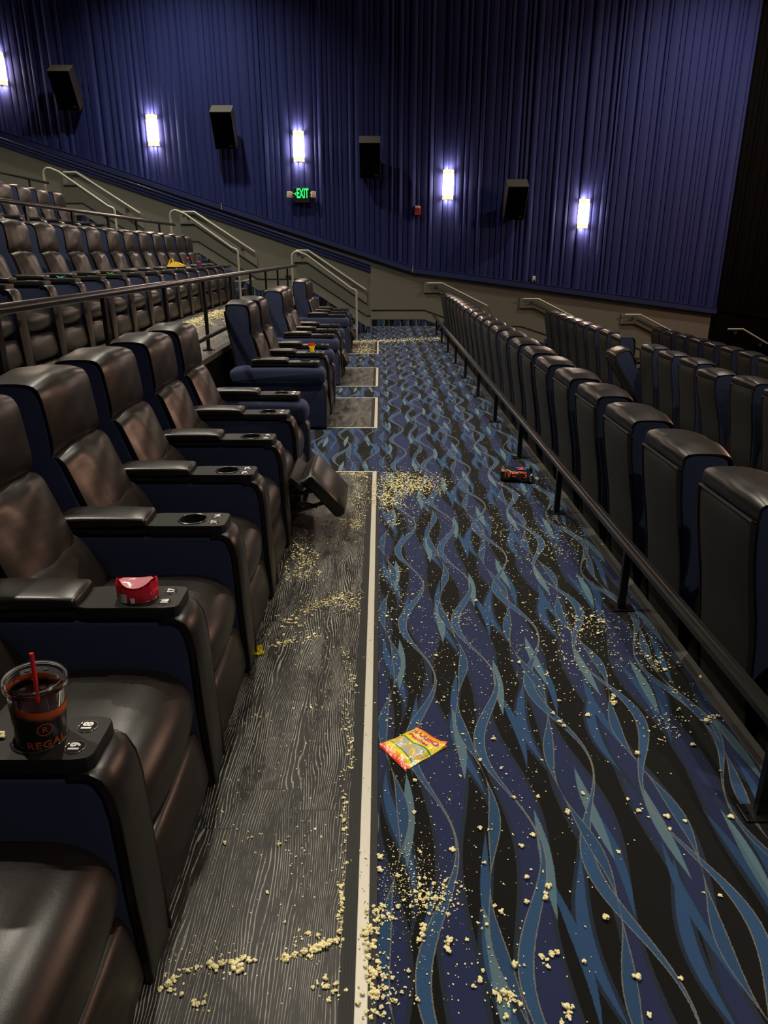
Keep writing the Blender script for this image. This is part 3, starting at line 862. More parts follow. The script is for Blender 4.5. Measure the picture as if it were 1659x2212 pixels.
# ------------------------------------------------------------------ unseen lights in the ceiling, some added as fill
def can(x, y, e, col, r=.09, ang=150, z=7.9, blend=.8):
    t = thing('ceiling_light', 'unseen recessed downlight in the dark ceiling', 'ceiling light', (x, y, z), 0, 'house lights'); t['kind'] = 'structure'
    b = NB(); lathe(b, [(.16, .10), (.16, .0), (.13, .0), (.11, .06)], 24, False); finish('trim_ring', b, M['alu'], t, .6)
    ld = bpy.data.lights.new('downlight', 'SPOT'); ld.energy = e; ld.color = col; ld.spot_size = math.radians(ang); ld.spot_blend = blend; ld.shadow_soft_size = r
    lo = bpy.data.objects.new('downlight', ld); COL.objects.link(lo); lo.parent = t; lo.location = (0, 0, .02)
PINK = (1.0, .56, .38); NEU = (1.0, .92, .76)
can(-3.6, 14.2, 1000, NEU, ang=125, blend=1); can(6.6, 14.2, 900, NEU, ang=125, blend=1)
can(-2.6, 10.6, 800, NEU, ang=120); can(-4.6, 4.6, 1100, NEU, ang=120); can(2.6, 5.8, 800, NEU, ang=120); can(3.2, 1.8, 130, NEU, ang=120); can(-1.2, 6.6, 800, NEU, ang=120)  # weakest can added as fill for the right seats' near sides
can(-8.5, 9.6, 1200, NEU, ang=120); can(4.6, -1.6, 750, NEU, ang=120)  # can behind the camera added as fill for the seats' near sides
for (y_, z_, e_) in ((8.0, 5.0, 50), (13.0, 4.6, 280)):  # unseen lamps added to put warm highlights on the leather
    t = thing('warm_fill', 'added warm fill lamp, unseen, high on the black screen side', 'wall lamp', (11.9, y_, z_), 0, 'added warm fill lamps on the screen side'); t['kind'] = 'structure'
    b = NB(); box(b, -.12, .1, -.5, .5, -.10, .10, .01); finish('housing', b, M['black'], t, 0)  # housing made up for the added lamp
    ld = bpy.data.lights.new('warm_fill_light', 'AREA'); ld.shape = 'RECTANGLE'; ld.size = .16; ld.size_y = .9;  ld.energy = e_; ld.color = PINK; ld.spread = math.radians(150)
    lo = bpy.data.objects.new('warm_fill_light', ld); COL.objects.link(lo); lo.parent = t; lo.location = (-.13, 0, 0); lo.rotation_euler = (0, math.radians(78), 0)
W = bpy.data.worlds.new('world'); S.world = W; W.use_nodes = True
W.node_tree.nodes['Background'].inputs[0].default_value = (.55, .6, .8, 1); W.node_tree.nodes['Background'].inputs[1].default_value = .0

# ------------------------------------------------------------------ popcorn
def popmat():
    m = MatB('popcorn', .75, .3); m.coords()
    oi = m.nt.nodes.new('ShaderNodeObjectInfo'); rn = X(m.nt, oi.outputs['Random'])
    n = m.noise(m.co, 60, 3); n2 = m.noise(m.co, 5.0, 1)
    c = m.mix(((n - .42) * 5).clamp(), (.84, .68, .30), (.95, .90, .66))
    c = m.mix(((n2 - .5) * 3 + rn * .5).clamp(), c, (.94, .84, .42))
    m.color(c); m.b.inputs['Subsurface Weight'].default_value = 0
    return m.m
M['popcorn'] = popmat()
def ico(sub):
    b = bmesh.new(); bmesh.ops.create_icosphere(b, subdivisions=sub, radius=1)
    V = [v.co.copy() for v in b.verts]; Fc = [tuple(v.index for v in f.verts) for f in b.faces]; b.free(); return V, Fc
I1, I2 = ico(1), ico(2)
def kernel_geo(rr, lobes, sub):
    V, Fc = (I1 if sub == 1 else I2); vs = []; fs = []
    for q in range(lobes):
        d = Vector((rr.gauss(0, 1), rr.gauss(0, 1), rr.gauss(0, .6)))
        d = d.normalized() * (rr.uniform(.42, .62) if q else 0); r = rr.uniform(.24, .46) if q else .42; s = Vector((rr.uniform(.8, 1.2), rr.uniform(.8, 1.2), rr.uniform(.7, 1.0))) * r
        o = len(vs); ph = [rr.uniform(0, 6) for _ in range(3)]
        for v in V:
            k = 1 + .16 * math.sin(v.x * 4 + ph[0]) * math.sin(v.y * 4 + ph[1]) + .1 * math.sin(v.z * 7 + ph[2]); vs.append(Vector((v.x * s.x * k, v.y * s.y * k, v.z * s.z * k)) + d)
        fs += [tuple(i + o for i in f) for f in Fc]
    zm = min(v.z for v in vs)
    return [Vector((v.x, v.y, v.z - zm - .12)) for v in vs], fs
rr = random.Random(21)
KM = []
for q in range(8):
    vs, fs = kernel_geo(rr, 7 + q % 4, 2)
    me = bpy.data.meshes.new('popcorn_piece'); me.from_pydata([v * .5 for v in vs], [], fs); me.materials.append(M['popcorn'])
    for p_ in me.polygons: p_.use_smooth = True
    KM.append(me)
SM = [kernel_geo(rr, 4, 1) for _ in range(10)]
CR = [([Vector((v.x * .9, v.y * .7, v.z * .5 + .3)) for v in I1[0]][:], I1[1]) for _ in range(1)]
pop = []   # (x, y, z, size)
def blocked(x, y, z):
    if z == 0 or z < .1:
        if x > 1.25 or x < -.50: return x > 1.25 or any(a < y < c for a, c in ((-1, 5.06), (6.5, 8.0), (8.78, 10.25), (11.74, 13.2))) or x < XE + .03
        return y > YW - .05 or y < .45
    return not (XE - .95 < x < XE - .02)
def spray(u, v, su, sv, n, s0, s1, z=0.0, rot=0):
    for _ in range(n):
        a, b_ = rr.gauss(0, 1), rr.gauss(0, 1)
        c, s_ = math.cos(math.radians(rot)), math.sin(math.radians(rot))
        du, dv = a * su * c - b_ * sv * s_, a * su * s_ + b_ * sv * c
        if v + dv < 600: continue
        q = onZ(u + du, v + dv, z)
        if blocked(q.x, q.y, z): continue
        k = rr.random() ** 1.7; pop.append((q.x, q.y, z + (.008 if -.06 < q.x < -.03 and z == 0 and q.y < 5 else 0), s0 + (s1 - s0) * k))
def line(u0, v0, u1, v1, w, n, s0, s1, z=0.0):
    for _ in range(n):
        t = rr.random(); g = rr.gauss(0, w); q = onZ(u0 + (u1 - u0) * t + g, v0 + (v1 - v0) * t + rr.gauss(0, w * .5), z)
        if blocked(q.x, q.y, z): continue
        k = rr.random() ** 1.7; pop.append((q.x, q.y, z, s0 + (s1 - s0) * k))
BIG = (.008, .024); MID = (.005, .016); CRB = (.002, .007)
# on the wood, near to far
spray(372, 2128, 14, 14, 16, *BIG); spray(430, 2160, 12, 12, 10, *BIG); line(395, 2100, 540, 2070, 6, 46, *MID); spray(495, 2092, 22, 14, 22, *BIG)
line(605, 2078, 735, 2030, 6, 46, *BIG); spray(655, 2040, 20, 20, 30, *MID); line(735, 1900, 740, 2060, 4, 60, *MID); spray(440, 2075, 50, 25, 70, *CRB)
spray(690, 2125, 10, 8, 6, *BIG); spray(722, 2140, 10, 12, 8, *BIG); line(738, 1660, 748, 1900, 5, 50, *MID); line(742, 1500, 762, 1660, 6, 70, *MID)
spray(680, 1527, 22, 4, 12, *MID); spray(570, 1550, 12, 5, 8, *MID); spray(447, 1712, 6, 5, 3, *BIG); spray(600, 1850, 90, 150, 120, *CRB); spray(650, 1600, 70, 120, 110, *CRB)
spray(570, 1800, 70, 60, 20, *MID); spray(660, 1830, 30, 30, 14, *MID)
spray(640, 1370, 35, 25, 50, *MID); spray(600, 1340, 20, 14, 22, *BIG); spray(640, 1340, 22, 10, 24, *BIG); line(655, 1320, 775, 1275, 9, 210, *MID); spray(755, 1305, 18, 10, 110, *MID)
spray(690, 1300, 25, 8, 60, *MID); line(590, 1395, 700, 1372, 6, 40, *BIG); spray(660, 1215, 16, 18, 110, *BIG); spray(640, 1190, 18, 12, 50, *BIG); line(632, 1165, 615, 1260, 5, 40, *BIG)
spray(650, 1245, 22, 8, 60, *MID); spray(720, 1320, 60, 60, 160, *CRB); spray(700, 1160, 40, 10, 60, *MID); spray(750, 1130, 22, 8, 90, *MID); line(775, 1040, 770, 1150, 9, 200, *MID)
spray(700, 1130, 45, 14, 60, *MID); spray(760, 1090, 22, 30, 120, *CRB); line(735, 1024, 815, 1022, 3, 130, *MID); line(745, 1021, 800, 1032, 4, 80, *MID)
line(745, 1400, 765, 1500, 6, 40, *MID); spray(705, 1440, 35, 40, 40, *CRB)
# on the carpet
spray(862, 1042, 34, 13, 800, .007, .020); spray(835, 1075, 22, 15, 480, .007, .020); spray(915, 1050, 26, 12, 330, .007, .020); spray(850, 1040, 60, 30, 420, *CRB); spray(760, 965, 40, 30, 90, *CRB)
spray(900, 1010, 90, 30, 260, *CRB); spray(860, 1110, 40, 18, 150, *MID); spray(930, 1120, 110, 45, 430, *CRB); spray(1130, 1140, 60, 22, 150, *MID); spray(1200, 1170, 45, 28, 170, *MID)
spray(1110, 1140, 130, 40, 420, *CRB); spray(1160, 1190, 60, 30, 90, *MID); spray(1130, 1065, 40, 18, 90, *MID); spray(1185, 1045, 30, 10, 30, *MID)
spray(835, 1235, 10, 9, 34, *MID); spray(850, 1130, 10, 5, 20, *BIG); spray(990, 1330, 16, 8, 34, *MID); spray(850, 1290, 25, 40, 60, *MID); spray(1250, 1340, 35, 16, 110, *MID)
spray(1280, 1350, 25, 14, 40, *BIG); spray(1230, 1400, 70, 50, 210, *MID); spray(1390, 1400, 35, 35, 110, *MID); spray(1430, 1440, 18, 12, 26, *BIG); spray(1350, 1380, 60, 60, 200, *CRB)
spray(1470, 1500, 30, 30, 40, *MID); spray(1445, 1580, 22, 14, 34, *MID); spray(1530, 1550, 18, 6, 16, *BIG); spray(1420, 1560, 25, 18, 26, *MID); spray(1330, 1505, 6, 10, 9, *BIG)
spray(950, 1270, 120, 110, 420, *CRB); spray(1050, 1250, 150, 120, 520, *CRB); spray(1000, 1500, 150, 150, 420, *CRB); spray(900, 1400, 80, 120, 200, *CRB); spray(870, 1350, 50, 100, 90, *MID)
spray(1100, 1420, 120, 120, 90, *MID); spray(860, 1560, 40, 60, 40, *MID)
spray(880, 1900, 45, 45, 420, .0015, .006); spray(930, 1940, 28, 20, 120, *MID); spray(880, 1950, 70, 60, 300, .0015, .006); spray(815, 1980, 16, 14, 70, *MID); spray(800, 2030, 9, 14, 28, *BIG)
spray(804, 2130, 10, 25, 34, *BIG); spray(912, 2020, 6, 12, 9, *BIG); spray(968, 2045, 6, 8, 5, *BIG); spray(1188, 2075, 9, 9, 9, *BIG); spray(1218, 2190, 9, 14, 10, *BIG); spray(1090, 2150, 22, 14, 26, *MID)
spray(1110, 2160, 18, 14, 10, *BIG); spray(830, 2140, 25, 40, 90, *MID); spray(990, 2110, 120, 60, 120, *CRB); spray(950, 1700, 90, 90, 90, *CRB); spray(1150, 1750, 200, 160, 140, *CRB)
spray(1400, 1750, 14, 8, 5, *BIG); spray(1060, 1680, 60, 60, 14, *MID); spray(1100, 1850, 150, 120, 24, *MID); spray(1020, 1990, 60, 60, 16, *MID)
for _ in range(70):
    q = onZ(rr.uniform(820, 1600), rr.uniform(1250, 2200)); 
    if not blocked(q.x, q.y, 0): pop.append((q.x, q.y, 0, rr.uniform(.010, .026)))
for _ in range(1500):
    y_ = rr.uniform(2.0, 12.0); pop.append((rr.uniform(-.4 if y_ < 5 else -.02, 1.18), y_, 0, rr.uniform(.002, .009)))
# far end
line(720, 741, 965, 731, 5, 800, .012, .030); spray(775, 756, 22, 5, 320, .010, .028); spray(860, 745, 60, 8, 240, .006, .016); spray(890, 720, 45, 6, 160, .005, .014)
spray(735, 740, 16, 4, 120, .008, .022)
# raised tier behind the near railing
for _ in range(1700):
    y_ = rr.uniform(7.6, 13.6); pop.append((XE - 1.0 + abs(rr.gauss(0, .13 + .12 * math.sin(y_ * 2.3) ** 2)), y_, Z2 + rr.random() * .02, rr.uniform(.014, .032)))
for _ in range(240): pop.append((rr.uniform(XE - .95, XE - .1), rr.uniform(5.0, 13.0), Z2, rr.uniform(.006, .018)))
for k in range(5): pop.append((XE - .75 + rr.uniform(-.1, .1), 5.0 + k * .6, Z2, .022))
for j in range(260): pop.append((rr.uniform(XE - .9, XE - .3), rr.uniform(9.5, 13.6), Z2, rr.uniform(.010, .026)))

pop.sort(key=lambda q: -(q[3] / math.hypot(q[0], q[1], H - q[2])))
for i, (x_, y_, z_, s_) in enumerate(pop[:296]):
    o = bpy.data.objects.new('popcorn', KM[i % 8]); COL.objects.link(o)
    s_ *= .95
    o.location = (x_, y_, z_ + .001); o.scale = (s_, s_, s_ * rr.uniform(.7, 1)); o.rotation_euler = (0, 0, rr.uniform(0, 6.28))
    where = 'wood floor strip' if x_ < -.06 else ('pale metal strip' if x_ < -.03 else 'patterned carpet')
    tag(o, 'cream popped popcorn piece dropped on the %s' % where, 'popcorn', 'larger popcorn pieces on the %s' % where)
vs = []; fs = []
for (x_, y_, z_, s_) in pop[296:]:
    V, Fc = rr.choice(SM) if s_ > .0085 and y_ < 12 else CR[0]
    a = rr.uniform(0, 6.28); c, s = math.cos(a), math.sin(a); o = len(vs); h = s_ * .5
    for v in V: vs.append((x_ + (v.x * c - v.y * s) * h, y_ + (v.x * s + v.y * c) * h, z_ + v.z * h * .8 + .001))
    fs += [tuple(i + o for i in f) for f in Fc]
me = bpy.data.meshes.new('popcorn_crumbs'); me.from_pydata(vs, [], fs); me.materials.append(M['popcorn'])
tag(link('popcorn_crumbs', me), 'crumbs and small popcorn scattered over carpet, wood and raised floor', 'popcorn crumbs', kind='stuff')

# ------------------------------------------------------------------ small things
# soda cup
YA = A0 - 0.0
t = thing('soda_cup', 'clear lidded soda cup with black sleeve and red straw in the near cup holder', 'cup', (XL - .004 + CHX, A0, .548)); t.rotation_euler = (math.radians(2), math.radians(4.5), 0)
R0, R1, HC = .040, .0555, .215
def rad(z): return R0 + (R1 - R0) * z / HC
cupg = clear('clear_plastic', (.95, .95, .95), .04)
b = NB(); lathe(b, [(rad(z), z) for z in (0, .03, .08, .12, .17, .205, HC)] + [(R1 + .002, HC), (R1 - .001, HC - .002)], 40); cup = finish('cup_wall', b, cupg, t, .8)
def sleeve():
    m = MatB('cup_print', .35, .5); x, y, z = m.coords()
    n = m.noise(m.co, 60, 3)
    a = ((z + x * .25 + (n - .5) * .01 - .156) * 90).clamp()
    m.color(m.mix(a, (.006, .006, .006), (.55, .085, .012))); return m.m
b = NB(); lathe(b, [(rad(z) + .0012, z) for z in (.001, .06, .12, .166)] , 40); 
b.verts.ensure_lookup_table()
for v in b.verts:
    if v.co.z > .16: v.co.z += -.22 * v.co.x + .012
finish('printed_sleeve', b, sleeve(), cup, .9)
b = NB(); lathe(b, [(.0, .03), (rad(.03) - .003, .03), (rad(.12) - .003, .12), (rad(.155) - .003, .155), (.0, .157)], 32, False); finish('drink', b, simple('dark_soda', (.012, .003, .005), .1), cup, .8)
b = NB(); lathe(b, [(R1 + .004, HC - .008), (R1 + .005, HC), (R1 + .003, HC + .006), (R1 - .004, HC + .006), (R1 - .006, HC - .002), (R1 - .02, HC + .001), (.006, HC + .002)], 40, False)
for q in range(6):
    a = q * 1.047 + .3; bmesh.ops.create_uvsphere(b, u_segments=10, v_segments=6, radius=.006, matrix=Matrix.Translation((.034 * math.cos(a), .034 * math.sin(a), HC + .001)) @ Matrix.Diagonal((1, 1, .4, 1)))
finish('lid', b, clear('lid_plastic', (.97, .97, .97), .08), t, .8)
b = NB(); tube(b, [(.010, -.02, .06), (.002, -.002, HC), (-.003, .004, HC + .058)], .0042, 12); finish('straw', b, simple('red_straw', (.62, .012, .02), .35), t, 1.0)
org = simple('orange_print', (.42, .075, .012), .5)
ph0 = math.atan2(-A0, .70) + .14
def wrap(cz, cphi):
    def f(v):
        zz = cz + v.y; a = cphi + v.x / (rad(zz) + .0015)
        return ((rad(zz) + .0022) * math.cos(a), (rad(zz) + .0022) * math.sin(a), zz)
    return f
b = NB(); add_text(b, 'REGAL', .0235, wrap(.092, ph0), .0008, 0, 1.12); add_text(b, 'R', .018, wrap(.130, ph0 - .05), .0003, 0)
for q in range(24):
    a0_, a1_ = 2 * PI * q / 24, 2 * PI * (q + 1) / 24; f = wrap(.130, ph0 - .05)
    vsx = [b.verts.new(f(Vector((r_ * math.cos(a), r_ * math.sin(a), 0)))) for r_, a in ((.0150, a0_), (.0150, a1_), (.0125, a1_), (.0125, a0_))]; b.faces.new(vsx)
finish('cup_lettering', b, org, cup, 0)

# red candy packet
red = simple('red_foil', (.62, .015, .035), .22, .7, bump=.3)
t = thing('candy_packet', 'crumpled red candy packet pushed into the cup holder between seats 18 and 17', 'candy packet', (XL - .004 + CHX, A0 + PITCH, .605), .12); t.scale = (1.05, 1.05, 1.0)
b = NB(); N = 40; rp = random.Random(3); rings = []
for (s, z) in ((.60, -.04), (.90, .0), (1.02, .03), (1.04, .052), (.98, .066)):
    rings.append([b.verts.new(((.052 + .004 * math.sin(j * 1.9 + z * 60)) * s * math.cos(2 * PI * j / N), (.044 + .003 * math.sin(j * 2.7 + z * 40)) * s * math.sin(2 * PI * j / N), z + (.002 * math.sin(j * 2.1) + .009 * math.cos(2 * 2 * PI * j / N) if z > .04 else 0))) for j in range(N)])
for i in range(len(rings) - 1):
    for j in range(N): b.faces.new((rings[i][j], rings[i][(j + 1) % N], rings[i + 1][(j + 1) % N], rings[i + 1][j]))
b.faces.new(rings[0][::-1]); pk = finish('wrapper', b, red, t, 1.4)
b = NB(); top = [b.verts.new((.044 * math.cos(2 * PI * j / 24) * (1.05 if j % 6 == 0 else .95), .036 * math.sin(2 * PI * j / 24), .066 + .007 * math.cos(4 * PI * j / 24))) for j in range(24)]
cv = b.verts.new((0, 0, .064))
for j in range(24): b.faces.new((top[j], top[(j + 1) % 24], cv))
finish('clear_window', b, simple('pink_film', (.58, .22, .25), .12, .9, bump=.4), pk, 1.4)
b = NB()
def onpk(x, z): # label patches on the camera-facing side
    a = -PI / 2 - .25 + x; return (.0565 * math.cos(a), .0485 * math.sin(a), z)
for x0, x1, z0, z1 in ((-.62, -.12, .012, .046), (.05, .26, .020, .036)):
    n = 6
    for q in range(n):
        xa, xb = x0 + (x1 - x0) * q / n, x0 + (x1 - x0) * (q + 1) / n
        b.faces.new([b.verts.new(onpk(xa, z0)), b.verts.new(onpk(xb, z0)), b.verts.new(onpk(xb, z1)), b.verts.new(onpk(xa, z1))])
finish('white_label', b, M['white'], pk, 0)

# bag of candy flat on the carpet
c4 = [onZ(819, 1613), onZ(875, 1666), onZ(967, 1613), onZ(900, 1573)]
def bagmat():
    m = MatB('candy_bag_print', .25, .7); uvn = m.nt.nodes.new('ShaderNodeUVMap'); sp = m.nt.nodes.new('ShaderNodeSeparateXYZ'); m.nt.links.new(uvn.outputs[0], sp.inputs[0])
    u_, v_ = X(m.nt, sp.outputs[0]), X(m.nt, sp.outputs[1]); n = m.noise(uvn.outputs[0], 6, 3)
    c = (.86, .62, .02)
    wav = (u_ * 5.0 + .3).sin() * .03
    c = m.mix(((v_ - .62 + wav) * 90).clamp(), c, (.86, .62, .02))
    inside = (((v_ + wav) - .575).abs() * -1 + .018).gt(0)
    c = m.mix(inside, c, (.02, .26, .04))
    c = m.mix((((v_ - wav * .7) - .235).abs() * -1 + .014).gt(0), c, (.02, .26, .04))
    win = ((v_ + wav).lt(.557)) * ((v_ - wav * .7).gt(.25)) * (u_.gt(.10)) * (u_.lt(.97))
    c = m.mix(win * (n.gt(.40)), c, (.42, .42, .38)); 
    peach = m.noise(uvn.outputs[0], 7.5, 1).gt(.56)
    c = m.mix(win * peach, c, (.75, .42, .03))
    c = m.mix(((v_ - .88) * 9).clamp(), c, (.80, .07, .01)); c = m.mix(((.16 - v_.op('ADD', 0)) if False else (v_ * -1 + .17) * 9).clamp(), c, (.80, .06, .01))
    m.color(c); m.bump(n, .5, .01); return m.m
ctr = sum((Vector(c) for c in c4), Vector()) / 4
t = thing('candy_bag', 'opened yellow and orange candy bag lying flat on the patterned carpet', 'candy bag', (ctr.x, ctr.y, 0))
b = NB(); uvl = b.loops.layers.uv.new('UVMap'); NU, NV = 22, 30; g = []
def bagp(u_, v_, up=1):
    q = c4[0] * (1 - u_) * (1 - v_) + c4[1] * u_ * (1 - v_) + c4[2] * u_ * v_ + c4[3] * (1 - u_) * v_ - ctr
    e = min(u_, 1 - u_) * 6; e2 = min(v_, 1 - v_) * 7; puff = min(1, e) * min(1, e2)
    z = .004 + .010 * puff + .003 * math.sin(u_ * 11 + v_ * 5) * math.sin(v_ * 9) + .003 * math.sin(v_ * 40) * (1 if (v_ < .08 or v_ > .92) else 0)
    z += .014 * max(0, u_ - .8) * 5 * max(0, v_ - .8) * 5 + .008 * max(0, .15 - u_) * 6 * max(0, .2 - v_) * 5
    return Vector((q.x, q.y, z if up else .0015))
for s in (1, 0):
    g = [[b.verts.new(bagp(i / NU, j / NV, s)) for j in range(NV + 1)] for i in range(NU + 1)]
    for i in range(NU):
        for j in range(NV):
            f = b.faces.new((g[i][j], g[i + 1][j], g[i + 1][j + 1], g[i][j + 1]))
            for l, (a, c_) in zip(f.loops, ((i, j), (i + 1, j), (i + 1, j + 1), (i, j + 1))): l[uvl].uv = (a / NU, c_ / NV)
bagm = bagmat(); bag = finish('wrapper', b, bagm, t, 1.2)
b = NB()
def onbag(cu, cv, su, sv):
    def f(q): w = bagp(cu + q.x * su, cv + q.y * sv); return (w.x, w.y, w.z + .0012)
    return f
add_text(b, 'HARIBO', .235, onbag(.50, .822, 1.0, .66), .022, 0, .98); add_text(b, 'Peaches', .18, onbag(.46, .685, 1.05, .62), .018, 0, 1.0)
for v in b.verts: v.co.z -= .0007
finish('lettering_outline', b, M['white'], bag, 0)
b = NB(); add_text(b, 'HARIBO', .235, onbag(.50, .822, 1.0, .66), .009, 0, .98); add_text(b, 'Peaches', .18, onbag(.46, .685, 1.05, .62), .006, 0, 1.0)
finish('bag_lettering', b, simple('red_print', (.55, .012, .03), .4), bag, 0)

# small scraps
def scrap(name, label, cat, pos, w, l, h, rz, mat, mat2=None, group=None, curl=.01, tiltx=0):
    t = thing(name, label, cat, pos, rz, group); t.rotation_euler = (tiltx, 0, rz)
    b = NB(); n = 8; m_ = 6; g = [[b.verts.new(((i / n - .5) * w * (1 - .25 * math.sin(j)), (j / m_ - .5) * l, .002 + h * abs(math.sin(i * 1.1 + j * .7)) + curl * ((2 * i / n - 1) ** 2))) for j in range(m_ + 1)] for i in range(n + 1)]
    for i in range(n):
        for j in range(m_):
            f = b.faces.new((g[i][j], g[i + 1][j], g[i + 1][j + 1], g[i][j + 1]))
            if mat2 and j >= m_ - 2: f.material_index = 1
    r = bmesh.ops.solidify(b, geom=b.faces[:], thickness=.001)
    me_o = finish('wrapper', b, [mat, mat2] if mat2 else mat, t, .6); return t
yel = simple('yellow_foil', (.80, .60, .02), .3, .6, bump=.3); grn = simple('green_foil', (.10, .45, .04), .35); cyn = simple('cyan_paper', (.08, .40, .5), .5); redm = simple('red_paper', (.7, .06, .03), .4)
q = onZ(556, 1409); scrap('wrapper_scrap', 'yellow wrapper scrap poking out from under the recliner fronts', 'wrapper', (q.x, q.y, 0), .045, .065, .006, .5, yel)
q = onZ(586, 1308); scrap('gummy', 'small amber gummy candy on the wood by the recliners', 'candy', (q.x, q.y, 0), .018, .012, .004, .2, simple('amber', (.5, .18, .01), .25), curl=.003)
q = onZ(893, 793); scrap('paper_strip', 'tiny yellow paper strip far along the carpet', 'scrap', (q.x, q.y, 0), .10, .03, .003, 0, simple('pale_yellow', (.6, .55, .15), .6), curl=.004)
q = onZ(980, 795); scrap('paper_bit', 'tiny red paper bit on the far carpet near the rail', 'scrap', (q.x, q.y, 0), .03, .06, .003, 0, redm, curl=.004)
yb = 6.64 - AW / 2 + PITCH
scrap('candy_wrapper', 'small red and yellow wrapper stuck in a cup holder of the second left pair', 'wrapper', (XL + .008 - .13, yb, .66), .055, .10, .012, .3, yel, redm, tiltx=math.radians(70), curl=.012)
q = onZ(578, 684, Z2); scrap('wrapper_scrap', 'red and white wrapper among the popcorn on the raised tier', 'wrapper', (q.x - .2, q.y + .6, Z2), .16, .08, .01, .3, redm, M['white'])

# popcorn bag on its side by the rail
qa, qb_ = onZ(1082, 1036), onZ(1150, 1042); cpos = onZ(1113, 1036)
t = thing('popcorn_bag', 'black popcorn bag with orange letters lying on its side under the rail', 'popcorn bag', (cpos.x, cpos.y, 0), math.radians(-12))
b = NB(); N = 22; rp = random.Random(8); rings = []
for i in range(13):
    s = i / 12; x_ = -.105 + .215 * s; hh_ = .048 * (1 - .25 * s) * (.92 if i == 0 else 1); ww = .075 * (1 + .1 * s)
    ring = []
    for j in range(N):
        a = 2 * PI * j / N; k = 1 + (.10 * math.sin(3 * a + i * .9) + .08 * math.sin(5 * a - i * 1.3)) * min(1, s * 2.2)
        ca, sa = math.cos(a), math.sin(a)
        px = math.copysign(abs(ca) ** .55, ca) * ww * k; pz = math.copysign(abs(sa) ** .6, sa) * hh_ * k + hh_
        ring.append(b.verts.new((x_ + .01 * math.sin(j) * s, px, max(.002, pz))))
    rings.append(ring)
for i in range(12):
    for j in range(N): b.faces.new((rings[i][j], rings[i][(j + 1) % N], rings[i + 1][(j + 1) % N], rings[i + 1][j]))
b.faces.new(rings[0])
bm_o = finish('bag', b, simple('black_bag_paper', (.012, .012, .016), .28, .7, bump=.5, bdist=.006), t, 1.3)
from mathutils.bvhtree import BVHTree
tree = BVHTree.FromPolygons([v.co.copy() for v in bm_o.data.vertices], [tuple(p.vertices) for p in bm_o.data.polygons])
DN = Vector((0, 1, -.75)).normalized(); UPV = Vector((0, .75, 1)).normalized()
def onsack(v, lift=.0016):
    o_ = Vector((-.005 - v.x, 0, .050)) - UPV * v.y * 1.0 + Vector((0, -.055, 0)) - DN * .3
    h = tree.ray_cast(o_, DN)
    return (h[0] if h[0] else o_ + DN * .3) - DN * lift
b = NB(); add_text(b, 'REGAL', .058, lambda v: tuple(v), .002, 0, 1.0)
bmesh.ops.subdivide_edges(b, edges=b.edges[:], cuts=2)
bmesh.ops.triangulate(b, faces=b.faces[:])
for v in b.verts: v.co = onsack(v.co.copy(), .0035)
finish('bag_lettering', b, simple('orange_bag_print', (.62, .09, .03), .5), bm_o, 0)
b = NB()
for (x_, y_, c_) in ((.01, .01, 0), (.035, .02, 1), (.055, .0, 0), (.03, -.015, 1)):
    s = (x_ + .105) / .215; z_ = .098 * (1 - .25 * s) + .002
    f = b.faces.new([b.verts.new((x_ + d * .02, y_ + e * .016, z_ + .004 * d)) for d, e in ((-1, -.4), (1, -1), (.7, 1), (-.8, .8))]); f.material_index = c_
finish('bag_picture', b, [simple('blue_print', (.05, .08, .5), .4), redm], bm_o, 0)
for q in range(14):
    o = bpy.data.objects.new('popcorn', KM[q % 8]); COL.objects.link(o); s_ = rr.uniform(.016, .026); o.scale = (s_, s_, s_)
    a = Vector((.09 + rr.random() * .07, rr.uniform(-.05, .05), 0)); a.rotate(t.rotation_euler)
    o.location = (cpos.x + a.x, cpos.y + a.y, .001 + (.02 if q % 3 == 0 else 0)); tag(o, 'popcorn piece spilling from the mouth of the black popcorn bag', 'popcorn', 'popcorn spilling from the bag')

# kernel on the near tray, things on the raised row's trays
o = bpy.data.objects.new('popcorn', KM[3]); COL.objects.link(o); o.scale = (.024, .024, .024); q = onZ(6, 1606, .606); o.location = (q.x, q.y, .6455 if q.x < XL - .29 else .6205)
tag(o, 'single popcorn piece on the armrest beside the soda cup', 'popcorn')
XR = XL - RP; ZT = Z2 + .6205
def trayY(u, x=XR - .13): d = ray(u, 590); return x / d.x * d.y
ky = 13.75 - PITCH * 14
def snap(y): return ky + round((y - ky) / PITCH) * PITCH
y_ = snap(trayY(385)); ZC = ZT + .032; t = thing('snack_carton', 'crumpled yellow folded snack carton on an armrest of the raised row', 'carton', (XR - .16, y_, ZC), .2); t.scale = (.75, .8, .85)
b = NB(); prism(b, [(-.12, 0), (-.03, .075), (.03, .075), (.16, .035), (.165, 0)], 'y', -.06, .06)
for v in b.verts: v.co.y *= (1 - .25 * (v.co.z > .05)); v.co.x += .02 * (v.co.y > 0)
bx_ = finish('carton_body', b, simple('yellow_card', (.85, .52, .03), .5, bump=.2), t, 0)
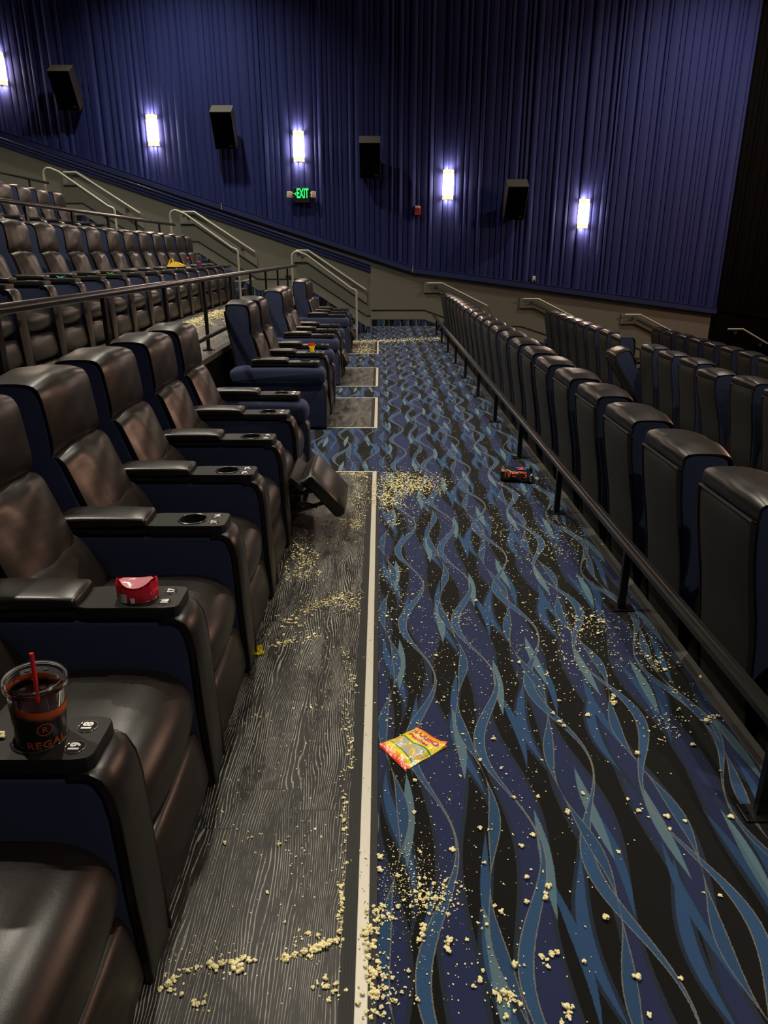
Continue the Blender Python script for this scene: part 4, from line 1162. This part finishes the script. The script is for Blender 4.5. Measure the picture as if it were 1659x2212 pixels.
b = NB(); prism(b, [(-.125, .01), (-.075, .10), (-.06, .125), (-.052, .09), (-.10, .0)], 'y', -.03, .02); prism(b, [(-.02, .07), (-.035, .135), (-.012, .13), (.005, .075)], 'y', -.03, .03); finish('carton_flap', b, bpy.data.materials['yellow_card'], bx_, 0)
y_ = snap(trayY(418)); t = thing('water_bottle', 'short clear plastic bottle with red cap on the raised row\'s armrest', 'bottle', (XR - .12, y_, ZT))
b = NB(); lathe(b, [(.030, 0), (.032, .01), (.030, .03), (.032, .05), (.030, .07), (.031, .085), (.026, .11), (.014, .125), (.013, .135)], 20); finish('bottle', b, clear('bottle_plastic', (.85, .87, .9), .08), t, .8)
b = NB(); lathe(b, [(.0165, .132), (.0175, .135), (.0175, .153), (.015, .156)], 18, True, True); finish('cap', b, simple('red_cap', (.75, .03, .03), .4), t, .8)
b = NB(); lathe(b, [(.0332, .002), (.0332, .022)], 20, False); finish('label', b, M['white'], t, .8)
y_ = snap(trayY(437)); t = thing('dome_cup', 'clear dome-lidded cup of purple drink on the raised row\'s armrest', 'cup', (XR - .11, y_, ZT - .03))
b = NB(); lathe(b, [(.032, 0), (.036, .08), (.041, .16)], 22); cw = finish('cup_wall', b, clear('cup_plastic', (.85, .85, .88), .08), t, .8)
b = NB(); lathe(b, [(.030, .004), (.035, .08), (.037, .115), (.01, .125)], 22, True, True); finish('drink', b, simple('purple_slush', (.25, .05, .20), .4), cw, .8)
b = NB(); lathe(b, [(.043, .158), (.043, .166), (.040, .19), (.028, .212), (.010, .22)], 22, False, True); finish('lid', b, clear('dome_plastic', (.9, .9, .9), .15), t, .8)
for (u, nm, lb, mt) in ((128, 'paper_scrap', 'cyan paper scrap on an armrest tray of the raised row', cyn), (185, 'leaf_wrapper', 'curled green wrapper on an armrest tray of the raised row', grn)):
    y_ = snap(trayY(u, XR - .3)); scrap(nm, lb, 'scrap', (XR - .16, y_, ZT + .0), .07, .05, .012, .2, mt)

# ------------------------------------------------------------------ view
S.view_settings.view_transform = 'Standard'; S.view_settings.look = 'None'; S.view_settings.gamma = 1; S.view_settings.exposure = 0.38
S.view_settings.use_curve_mapping = False
S.render.film_transparent = False
